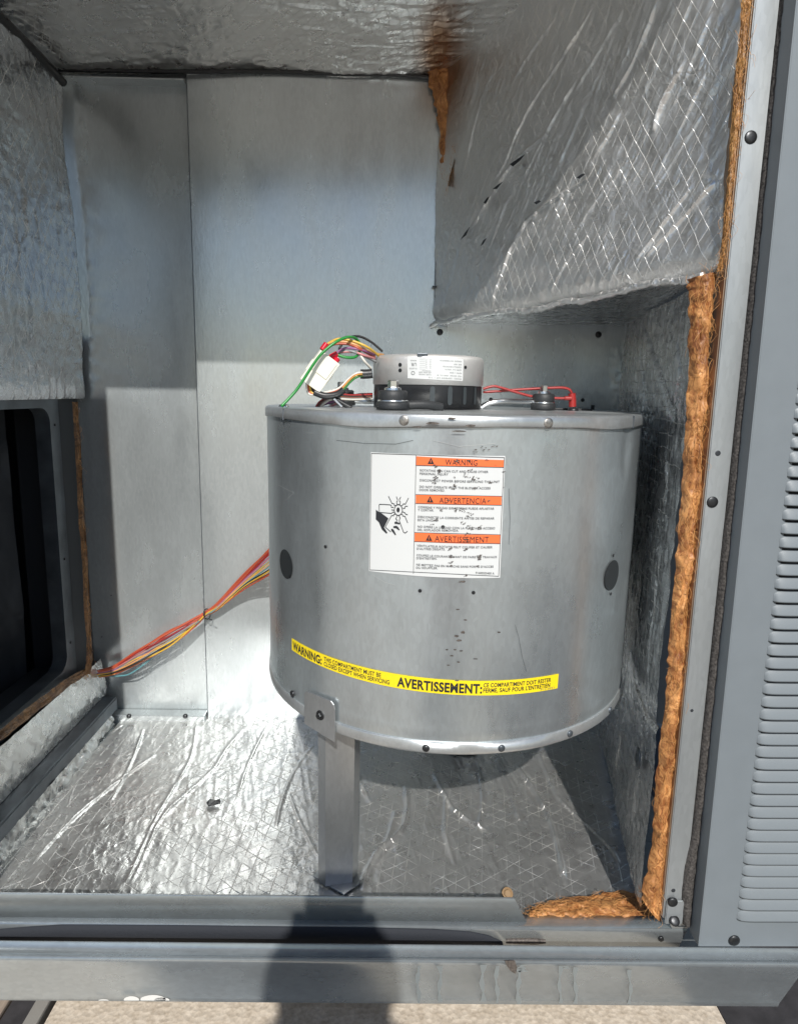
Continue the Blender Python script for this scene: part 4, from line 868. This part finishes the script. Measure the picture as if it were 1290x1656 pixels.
# motor
mc = Vector((P(692, 600, Y=-.42).x, -.345)) if False else (P(692, 600, Y=-.345).x, -.345)
def zat(y, x=692, Y=-.43): return P(x, y, Y=Y).z
z_t, z_b, z_0 = zat(572), zat(622), ZT+.001
Rm = .0895
mot = obj('motor', lathe([(.0001, z_t), (Rm-.010, z_t), (Rm-.004, z_t-.0012), (Rm-.0012, z_t-.004), (Rm, z_t-.008), (Rm, z_b), (Rm-.002, z_b-.0005)], mc, 96), M_motor, B, 'cast silver and black motor on the drum lid')
obj('motor_base', lathe([(Rm-.0018, z_b), (Rm-.0018, z_0), (.02, z_0)], mc, 96), M_black, mot)
mcyl = lambda x, y: cyl(x, y, Rm, mc); mw = lambda s, z, off=.0006: cw(s, z, off, Rm, mc)
for x in (717, 745, 772, 788-4, 613):
    s, z = mcyl(x-20 if False else x-17+17, 645)
for x in (699, 728, 752, 769, 611):
    s, z = mcyl(x, 640); w_ = .0048 if x < 745 else .0042; h_ = .0125
    pl_ = [(s+w_*math.cos(a)*.8, z+(h_ if math.sin(a) > 0 else -h_)*.75+math.sin(a)*w_) for a in np.linspace(0, 2*math.pi, 25)[:-1]]
    me = mesh([mw(a, b, -.0010) for a, b in pl_], [tuple(range(len(pl_)))]); obj('vent_slot', me, plain('slot_grey', (.05, .06, .065), .5, .3) if x == 699 else bpy.data.materials['slot_grey'], mot, smooth=False)
for x, y, r_ in ((647,590,.003),(647,599,.003),(752,594,.0026)):
    s, z = mcyl(x, y); me = mesh([mw(s+r_*math.cos(a), z+r_*math.sin(a)) for a in np.linspace(0, 2*math.pi, 13)[:-1]], [tuple(range(12))]); obj('bolt_hole', me, M_black, mot, smooth=False)
box('top_notch', tuple(Vector((P(683, 571, Y=-.43).x-.008, -.4325, z_t-.005))), tuple(Vector((P(683, 571, Y=-.43).x+.008, -.4265, z_t+.0006))), M_darkmetal, mot, .0008)
# motor rating plate, printed upside down
c6 = lambda x, y: mcyl(640+x/8.6, 560+y/8.6)
def mwrap(name, pts, off, mat, parent):
    n_ = 8; lo = [(pts[0][0]+(pts[1][0]-pts[0][0])*k/n_, pts[0][1]+(pts[1][1]-pts[0][1])*k/n_) for k in range(n_+1)]; hi = [(pts[3][0]+(pts[2][0]-pts[3][0])*k/n_, pts[3][1]+(pts[2][1]-pts[3][1])*k/n_) for k in range(n_+1)]
    return obj(name, gridmesh([[mw(*c6(*a), off), mw(*c6(*b), off)] for a, b in zip(lo, hi)]), mat, parent)
pt = mwrap('rating_plate', ((162,140),(935,180),(925,482),(165,445)), .0006, M_paper, mot); pt['label'] = 'white rating label printed upside down'
def uptext(acc, body, xa, xb, y, h):                       # upside down: starts at the right, reads to the left
    vs, fs = text_tris(body, .0); x0 = min(v.x for v in vs); x1 = max(v.x for v in vs); off = len(acc[0])
    for v in vs:
        t_ = (v.x-x0)/(x1-x0); X_ = xb+(xa-xb)*t_; Y_ = y+(X_-500)*.05-h*.0; acc[0].append(c6(X_, Y_-h/2+(v.y/CAPH)*h))
    acc[1].extend(tuple(i+off for i in f) for f in fs)
acc = ([], [])
for body, xa, xb, y in (('MOD. 5SME39 HP 1 1/2', 455, 905, 435), ('HZ 50/60  INS CL B', 570, 905, 398), ('RPM 1300', 745, 905, 355), ('AMPS 9.6  VOLTS', 680, 905, 312), ('THERMALLY PROTECTED', 650, 910, 272), ('SER. NO.', 795, 908, 236), ('MADE IN MEXICO', 610, 905, 192),
                        ('CLASS 2 RATED', 320, 490, 398), ('AIR OVER TEMP', 320, 490, 368), ('ROTATION CCW', 365, 485, 345), ('US LISTED', 188, 298, 322), ('E47479', 205, 285, 210)):
    uptext(acc, body, xa, xb, y, 17)
for k in range(6): uptext(acc, 'L%d - %d' % (k+1, 11+k), 415, 490, 185+k*24, 12)
uptext(acc, 'UR', 215, 288, 265, 44)
finish_text('lettering', acc, 0, M_ink_g, pt, fn=lambda s, z: mw(s, z, .0011))
bm = bmesh.new()
for k in range(7):
    yy = 160+k*26; a, b = c6(335, yy+2), c6(405, yy+5); 
    for (a, b) in ((c6(330, yy), c6(410, yy+4)),):
        bm.faces.new([bm.verts.new(mw(q[0], q[1]+d, .001)) for q, d in ((a, .0001), (b, .0001), (b, -.0001), (a, -.0001))])
for k in range(16):
    a0, a1 = 2*math.pi*k/16, 2*math.pi*(k+1)/16
    q = [c6(240+r_*math.cos(a), 372+r_*math.sin(a)) for a, r_ in ((a0, 26), (a1, 26), (a1, 19), (a0, 19))]; bm.faces.new([bm.verts.new(mw(s, z, .001)) for s, z in q])
obj('rule_lines', bm, M_ink_g, pt, smooth=False)
# motor mounts: rubber isolator, bolt, bent arm
def mount(px, py_top, Y, rx, zb, label, size=1.0):
    c_ = P(px, py_top, Y=Y); c0 = (c_.x, c_.y)
    mo = obj('motor_mount', lathe([(.0001, .0), (.026*size, .0), (.0265*size, .004), (.0265*size, .009), (.022*size, .0105)], c0, 40, ZT+.001), M_rubber, B, label)
    obj('washer', lathe([(.0235*size, .0100), (.0245*size, .0108), (.0245*size, .0128), (.020*size, .0135)], c0, 40, ZT+.001), M_steel, mo)
    obj('rubber_bushing', lathe([(.0001, .0130), (.0225*size, .0130), (.0235*size, .0150), (.0230*size, .0245), (.020*size, .0262), (.0001, .0265)], c0, 40, ZT+.001), M_rubber, mo)
    hexbolt('bolt', (c0[0], c0[1], ZT+.0273), (0, 0, 1), .0088*size, .0135, M_steel, mo, rot=.1)
    return mo, c0
m1, c1 = mount(635, 655, -.50, 0, 0, 'large black rubber mount with hex bolt in front of the motor', .88)
tube('mount_arm', [(c1[0]+.01, c1[1]+.005, ZT+.006), (c1[0]+.045, c1[1]+.01, ZT+.008), (c1[0]+.07, c1[1]+.02, ZT+.004)], .0065, M_rubber, m1, 10)
m2, c2 = mount(878, 650, -.34, 0, 0, 'rubber mount with hex bolt right of the motor', .76)
x_ = mc[0]+Rm
for k, dy in enumerate((0, .006)):
    tube('mount_arm', [(x_-.004, -.36+dy, ZT+.002), (x_+.010, -.36+dy, ZT+.010), (x_+.03, -.358+dy, ZT+.0135), (c2[0]-.03, c2[1]-.004+dy, ZT+.0135), (c2[0]-.004, c2[1]+dy, ZT+.0135)], .0042, M_steel, m2, 10)
m3, c3 = mount(553, 652, -.27, 0, 0, 'rubber mount behind the wires left of the motor', .9)
tube('mount_arm', [(c3[0], c3[1], ZT+.010), (c3[0]+.05, c3[1]-.01, ZT+.008), (mc[0]-Rm+.01, -.33, ZT+.010)], .005, M_steel, m3, 10)
box('terminal_strip', tuple(P(893, 660, Y=-.30)), tuple(P(951, 667, Y=-.28)), M_black, B, .001)

# ------------------------------------------------------------------ motor wiring
WH = thing('motor_wiring', 'tangle of coloured motor wires with a cream connector block left of the motor', 'wires', (0.04, -.42, ZT))
WR = .0019
def wire(pts, col, r=WR, Y=-.42, parent=None, dy=None):
    q = [P(p[0], p[1], Y=(p[2] if len(p) > 2 else Y)) for p in pts]; return tube('wire', q, r, M_w[col], parent or WH, 8)
# connector block
cc = P(517, 600, Y=-.43); 
bmx = bmesh.new(); bx(bmx, (-.0175, -.011, -.026), (.0175, .011, .026), .0016)
for sx in (-.0178, .0178): bx(bmx, (sx-.001, -.007, -.010), (sx+.001, .007, .008), .0004)
Mx = Matrix.Translation(cc) @ Matrix.Rotation(R_(36), 4, 'Y') @ Matrix.Rotation(R_(12), 4, 'Z'); bmesh.ops.transform(bmx, matrix=Mx, verts=bmx.verts)
con = obj('connector_block', bmx, M_white, WH, smooth=False)
bmx = bmesh.new(); bx(bmx, (-.0135, -.0125, -.004), (.0135, -.0115, .024), .0004); bmesh.ops.transform(bmx, matrix=Mx, verts=bmx.verts); obj('latch', bmx, M_white, con, smooth=False)
for x, y, x2, y2 in ((528,556,521,566), (545,572,534,578), (546,580,541,586)):
    a, b = P(x, y, Y=-.425), P(x2, y2, Y=-.428); tube('crimp_sleeve', [a, (a+b)/2, b], [.0042]*1+[.0042]*16 if False else .0045, M_sleeve, WH, 10)
wire([(455,657,-.47),(480,630,-.46),(505,592,-.455),(522,570,-.452),(545,552,-.445),(565,545,-.43),(578,550,-.41),(582,565,-.41),(575,577,-.42),(560,578,-.425),(546,574,-.426)], 'green', .0022)
wire([(526,558),(540,553),(560,553),(580,560),(600,570,-.40),(620,574,-.36)], 'tan'); wire([(528,560),(545,556),(565,557),(585,566),(606,578,-.39)], 'orange'); wire([(545,570),(560,563),(585,566),(606,574,-.40)], 'violet')
wire([(546,572),(560,567),(580,572),(608,585,-.40)], 'grey'); wire([(548,565,-.40),(560,548,-.39),(580,544,-.38),(600,553,-.37),(618,568,-.36)], 'black'); wire([(530,556),(548,548),(572,552),(595,562),(612,575,-.40)], 'yellow'); wire([(547,570),(570,569),(590,575),(606,580,-.40)], 'pink')
wire([(583,575),(590,585),(600,596,-.41)], 'white')
for k, (col, o_) in enumerate((('yellow', 0), ('black', 3), ('green', 6), ('orange', -3), ('white', -5), ('brown', 5))):
    wire([(505+o_,610,-.428),(501+o_,622,-.428),(506+o_,636-o_*.3,-.43),(525,638+o_*.6,-.432),(548,632+o_*.8,-.432),(565,615+o_*.6,-.43),(578,606+o_*.5,-.43),(592,605+o_*.4,-.42)], col, .0019)
tube('wire_sleeve', [P(x, y, Y=-.434) for x, y in ((508,634),(525,640),(545,638),(556,630))], .0052, M_black, WH, 10)
tube('strain_relief', [P(x, y, Y=-.42) for x, y in ((583,605),(592,605),(602,604))], .0072, M_black, WH, 14)
for col, o_ in (('black', 0), ('grey', 3), ('white', 5), ('brown', 2), ('red', -2)):
    wire([(512+o_,661,-.40),(520+o_,650+o_*.4,-.39),(540,640+o_,-.37),(570,641+o_,-.36),(602,640+o_,-.35)], col, .0018)
wire([(520,655,-.36),(560,645,-.35),(602,645,-.34)], 'violet'); wire([(530,660,-.36),(570,640,-.34),(602,637,-.33)], 'pink')
a, b = P(540, 645, Y=-.44), P(553, 658, Y=-.44); tube('cable_tie_tail', [a, (a+b)/2, b], .0022, M_steel, WH, 6)
tube('wire_sleeve', [P(x, y, Y=-.43) for x, y in ((536,640),(550,650),(568,660))], .0040, M_black, WH, 8)
disc('ring_terminal', P(459, 659, Y=-.46), (0, -.2, 1), .0075, .004, M_steel, WH, dome=.001)
RL = thing('red_motor_leads', 'pair of red leads from the motor to the terminal right of it', 'wires', (.40, -.33, ZT))
tube('wire', [P(x, y, Y=-.33) for x, y in ((781,629),(795,625),(806,626),(840,636),(865,642),(900,644),(922,644))], .0022, M_w['red'], RL)
tube('wire', [P(x, y, Y=-.325) for x, y in ((781,634),(800,633),(840,630),(880,628),(908,627),(920,630),(924,636))], .0022, M_w['red'], RL)
tube('terminal_boot', [P(x, y, Y=-.325) for x, y in ((924,636),(925,648),(925,658))], .0062, M_w['red'], RL, 12); tube('terminal_boot', [P(x, y, Y=-.33) for x, y in ((912,644),(924,644))], .0036, M_w['red'], RL, 10)
disc('terminal', (P(926, 662, Y=-.325).x, -.325, ZT), (0, 0, 1), .009, .004, M_black, RL)

# ------------------------------------------------------------------ cable bundle on the left
CB = thing('cable_bundle', 'tied bundle of coloured wires from the left grommet to behind the drum', 'cables', (-.5, -.02, .1))
cols = ['orange', 'orange', 'red', 'red', 'pink', 'violet', 'grey', 'yellow', 'tan', 'blue', 'black', 'yellow', 'brown', 'orange']
rnd = random.Random(3)
for k, col in enumerate(cols):
    f = (k-6.5)/6.5; j = lambda s: rnd.uniform(-s, s)
    Yk = -.02+.010*math.sin(k*2.4)
    pts = [(160+j(3),1090+f*5,-.030),(185,1084+f*7+j(2),-.038),(220,1066+f*11+j(3),-.045+j(.004)),(275,1034+f*13+j(4),-.040+j(.004)),(315,1008+f*6+j(2),-.032),(333,993+f*3.5,-.028+j(.003)),(352,981+f*5+j(1.5),-.030),(395,942+f*12+j(3),-.05),(440,905+f*22+j(3),-.10),(485,860+f*24,-.16)]
    if col == 'blue': pts[2] = (220, 1084, -.035); pts[1] = (195, 1093, -.03)
    q = [P(x, y, Y=Y) for x, y, Y in pts]; tube('wire', q, .0026 if col == 'orange' and k < 2 else .0017, M_w[col], CB, 7)
tc_ = P(335, 993, Y=-.030); ring = [tc_+Vector((.0035*math.cos(a)-.0085*math.sin(a)*.35, .011*math.cos(a), .0115*math.sin(a))) for a in np.linspace(0, 2*math.pi, 21)]
tie = tube('cable_tie', ring, .0014, M_black, CB, 6, n=2); tube('tie_tail', [P(337,1000, Y=-.042), P(343,1003, Y=-.045)], .0014, M_black, tie, 6)
obj('grommet', lathe([(.010, 0), (.018, .001), (.0215, .004), (.0205, .009), (.014, .010), (.009, .007)], (0, 0), 28), M_rubber, CB).matrix_world = Matrix.Translation(P(163, 1090, Y=-.030)) @ Matrix.Rotation(R_(90), 4, 'X')

# ------------------------------------------------------------------ scraps on the floor foil
bm = bmesh.new(); q = [P(x, y, Z=.014) for x, y in ((334,1297),(340,1292),(348,1294),(356,1292),(357,1298),(346,1301),(337,1303))]
v = [bm.verts.new(p+Vector((0, 0, .001*(k % 2)))) for k, p in enumerate(q)]; v2 = [bm.verts.new(p-Vector((0, 0, .002))) for p in q]; bm.faces.new(v); bm.faces.new(list(reversed(v2)))
for k in range(7): bm.faces.new((v[k], v2[k], v2[(k+1) % 7], v[(k+1) % 7]))
tag(obj('tar_scrap', bm, M_black, smooth=False), 'small black scrap lying on the floor foil left of the leg', 'scrap')
hx = hexbolt('brass_nut', P(820, 1445, Z=.004), (0, -.7, .7), .0058, .005, plain('rusty_brass', (.20, .12, .05), .6, .1), None); tag(hx, 'small brown nut at the front edge of the floor foil behind the sill lip', 'nut')

# ------------------------------------------------------------------ photographer, out of frame, whose shadow falls on the rail and sill
PS = thing('person', 'kneeling person in a red shirt holding up a phone in front of the cabinet', 'person', (.12, -2.1, GZ))
def skin(name, verts, edges, rad, mat, parent, lv=2):
    me = bpy.data.meshes.new(name); me.from_pydata(verts, edges, []); me.update(); o = bpy.data.objects.new(name, me); C.objects.link(o); me.materials.append(mat)
    md = o.modifiers.new('skin', 'SKIN'); md.use_smooth_shade = True
    for i, r_ in enumerate(rad): me.skin_vertices[0].data[i].radius = (r_, r_) if not isinstance(r_, tuple) else r_
    me.skin_vertices[0].data[0].use_root = True
    s = o.modifiers.new('sub', 'SUBSURF'); s.levels = lv; s.render_levels = lv
    attach(o, parent); return o
M_skin = plain('skin', (.50, .30, .22), .5); M_shirt = plain('red_shirt', (.42, .04, .04), .85, 0, .3, 300); M_jean = plain('dark_trousers', (.05, .06, .09), .85, 0, .3, 300); M_hair = plain('dark_hair', (.03, .022, .018), .6, 0, .5, 200)
V = [(.12,-2.16,.10),(.12,-2.12,.25),(.12,-2.06,.42),(.12,-2.01,.55),(.12,-1.97,.645),(.12,-1.93,.70),
     (.27,-1.99,.60),(.30,-1.84,.44),(.20,-1.62,.52),(.155,-1.45,.60), (-.03,-1.99,.60),(-.06,-1.84,.44),(.02,-1.62,.50),(.085,-1.45,.60),
     (.22,-2.14,.07),(.27,-1.78,.02),(.26,-2.02,-.08),(.26,-2.14,-.10), (.02,-2.14,.07),(-.03,-1.78,.02),(-.02,-2.02,-.08),(-.02,-2.14,-.10)]
E_ = [(0,1),(1,2),(2,3),(3,4),(4,5),(3,6),(6,7),(7,8),(8,9),(3,10),(10,11),(11,12),(12,13),(0,14),(14,15),(15,16),(16,17),(0,18),(18,19),(19,20),(20,21)]
rad = [.13,.13,.14,.13,.06,.05,.06,.045,.036,.026,.06,.045,.036,.026,.09,.062,.05,.04,.09,.062,.05,.04]
skin('body', V, E_, rad, M_shirt, PS)
lw = [(.12,-2.16,.09),(.22,-2.14,.07),(.27,-1.78,.02),(.26,-2.02,-.08),(.26,-2.16,-.10),(.26,-2.24,-.11),(.02,-2.14,.07),(-.03,-1.78,.02),(-.02,-2.02,-.08),(-.02,-2.16,-.10),(-.02,-2.24,-.11)]
skin('trousers', lw, [(0,1),(1,2),(2,3),(3,4),(4,5),(0,6),(6,7),(7,8),(8,9),(9,10)], [.145,.10,.070,.056,.045,.03,.10,.070,.056,.045,.03], M_jean, PS)
HC = Vector((.142, -1.80, .900))
def headmesh(c_, sx, sy, sz, face=True):
    bm = bmesh.new(); bmesh.ops.create_icosphere(bm, subdivisions=4, radius=1)
    for v in bm.verts:
        x, y, z = v.co
        jaw = 1-.28*max(0, -z)**1.3; nx, ny, nz = x*sx*jaw, y*sy*(1-.10*max(0, -z)), z*sz
        if face and y > .5:
            ny += .022*math.exp(-((x/.16)**2)-((z+.12)/.20)**2)                      # nose
            ny -= .010*(math.exp(-(((abs(x)-.36)/.16)**2)-((z-.08)/.12)**2))           # eye sockets
            ny += .006*math.exp(-(x/.28)**2-((z+.46)/.07)**2)-.004*math.exp(-(x/.3)**2-((z+.40)/.03)**2)   # lips
            ny += .006*math.exp(-(x/.3)**2-((z+.85)/.15)**2)
        v.co = Vector((nx, ny, nz))+c_
    return bm
hd = obj('head', headmesh(HC, .082, .095, .116), M_skin, PS)
for s in (-1, 1):
    obj('ear', lathe([(.0001, .012), (.010, .010), (.016, 0), (.010, -.006), (.0001, -.006)], (0, 0), 16), M_skin, hd).matrix_world = Matrix.Translation(HC+Vector((s*.074, -.01, 0))) @ Matrix.Rotation(R_(90*s), 4, 'Y') @ Matrix.Scale(1.7, 4, (1, 0, 0))
    disc('eye', HC+Vector((s*.027, .082, .010)), (0, 1, 0), .010, .003, plain('eye_white', (.7, .7, .7), .3), hd, dome=.003)
bm = headmesh(HC+Vector((0, -.014, .022)), .094, .104, .116, False); bmesh.ops.bisect_plane(bm, geom=bm.verts[:]+bm.edges[:]+bm.faces[:], plane_co=HC+Vector((0, .025, .02)), plane_no=Vector((0, .75, -.66)), clear_outer=True)
obj('hair', bm, M_hair, PS)
obj('shadow_widener', headmesh(Vector((.142, -1.86, .775)), .158, .10, .135, False), M_shirt, PS)  # unseen ellipsoid added to widen the shadow cast on the ground
tube('neck', [Vector((.12, -1.95, .66)), Vector((.13, -1.89, .77)), Vector((.140, -1.83, .85))], .052, M_skin, PS, 14)
PHX0, PHX1, PHZ0, PHZ1 = .082, .168, .616, .758
for side, wx, sx in ((0, .155, 1), (1, .085, -1)):
    ex = PHX1 if sx > 0 else PHX0; tx = ex+sx*.006
    wr0 = Vector((wx+sx*.012, -1.45, .60)); pm = Vector((ex+sx*.004, -1.415, .626))
    Vh = [wr0, wr0.lerp(pm, .5), pm]; Eh = [(0, 1), (1, 2)]; Rh = [.027, .030, .026]
    for f in range(4):                                    # four fingers behind the phone, thumb on its near edge
        z_ = .611+.020*f; ln = (.9, 1.05, 1.0, .8)[f]; i0 = len(Vh)
        Vh += [Vector((ex+sx*.006, -1.410, z_+.010)), Vector((ex+sx*.004, -1.4005, z_+.014)), Vector((ex-sx*.016*ln, -1.3985, z_+.018)), Vector((ex-sx*.032*ln, -1.3990, z_+.021))]
        Eh += [(2, i0), (i0, i0+1), (i0+1, i0+2), (i0+2, i0+3)]; Rh += [.0105, .0088, .0080, .0070]
    i0 = len(Vh); Vh += [Vector((ex+sx*.012, -1.405, .656)), Vector((ex+sx*.0095, -1.395, .681)), Vector((ex+sx*.0085, -1.390, .701))]; Eh += [(2, i0), (i0, i0+1), (i0+1, i0+2)]; Rh += [.013, .0095, .0085]
    skin('hand', [tuple(v) for v in Vh], Eh, Rh, M_skin, PS, 2)
ph = box('smartphone', (PHX0, -1.392, PHZ0), (PHX1, -1.383, PHZ1), M_black, None, .002)
tag(ph, 'black smartphone held upright by the kneeling person', 'phone')
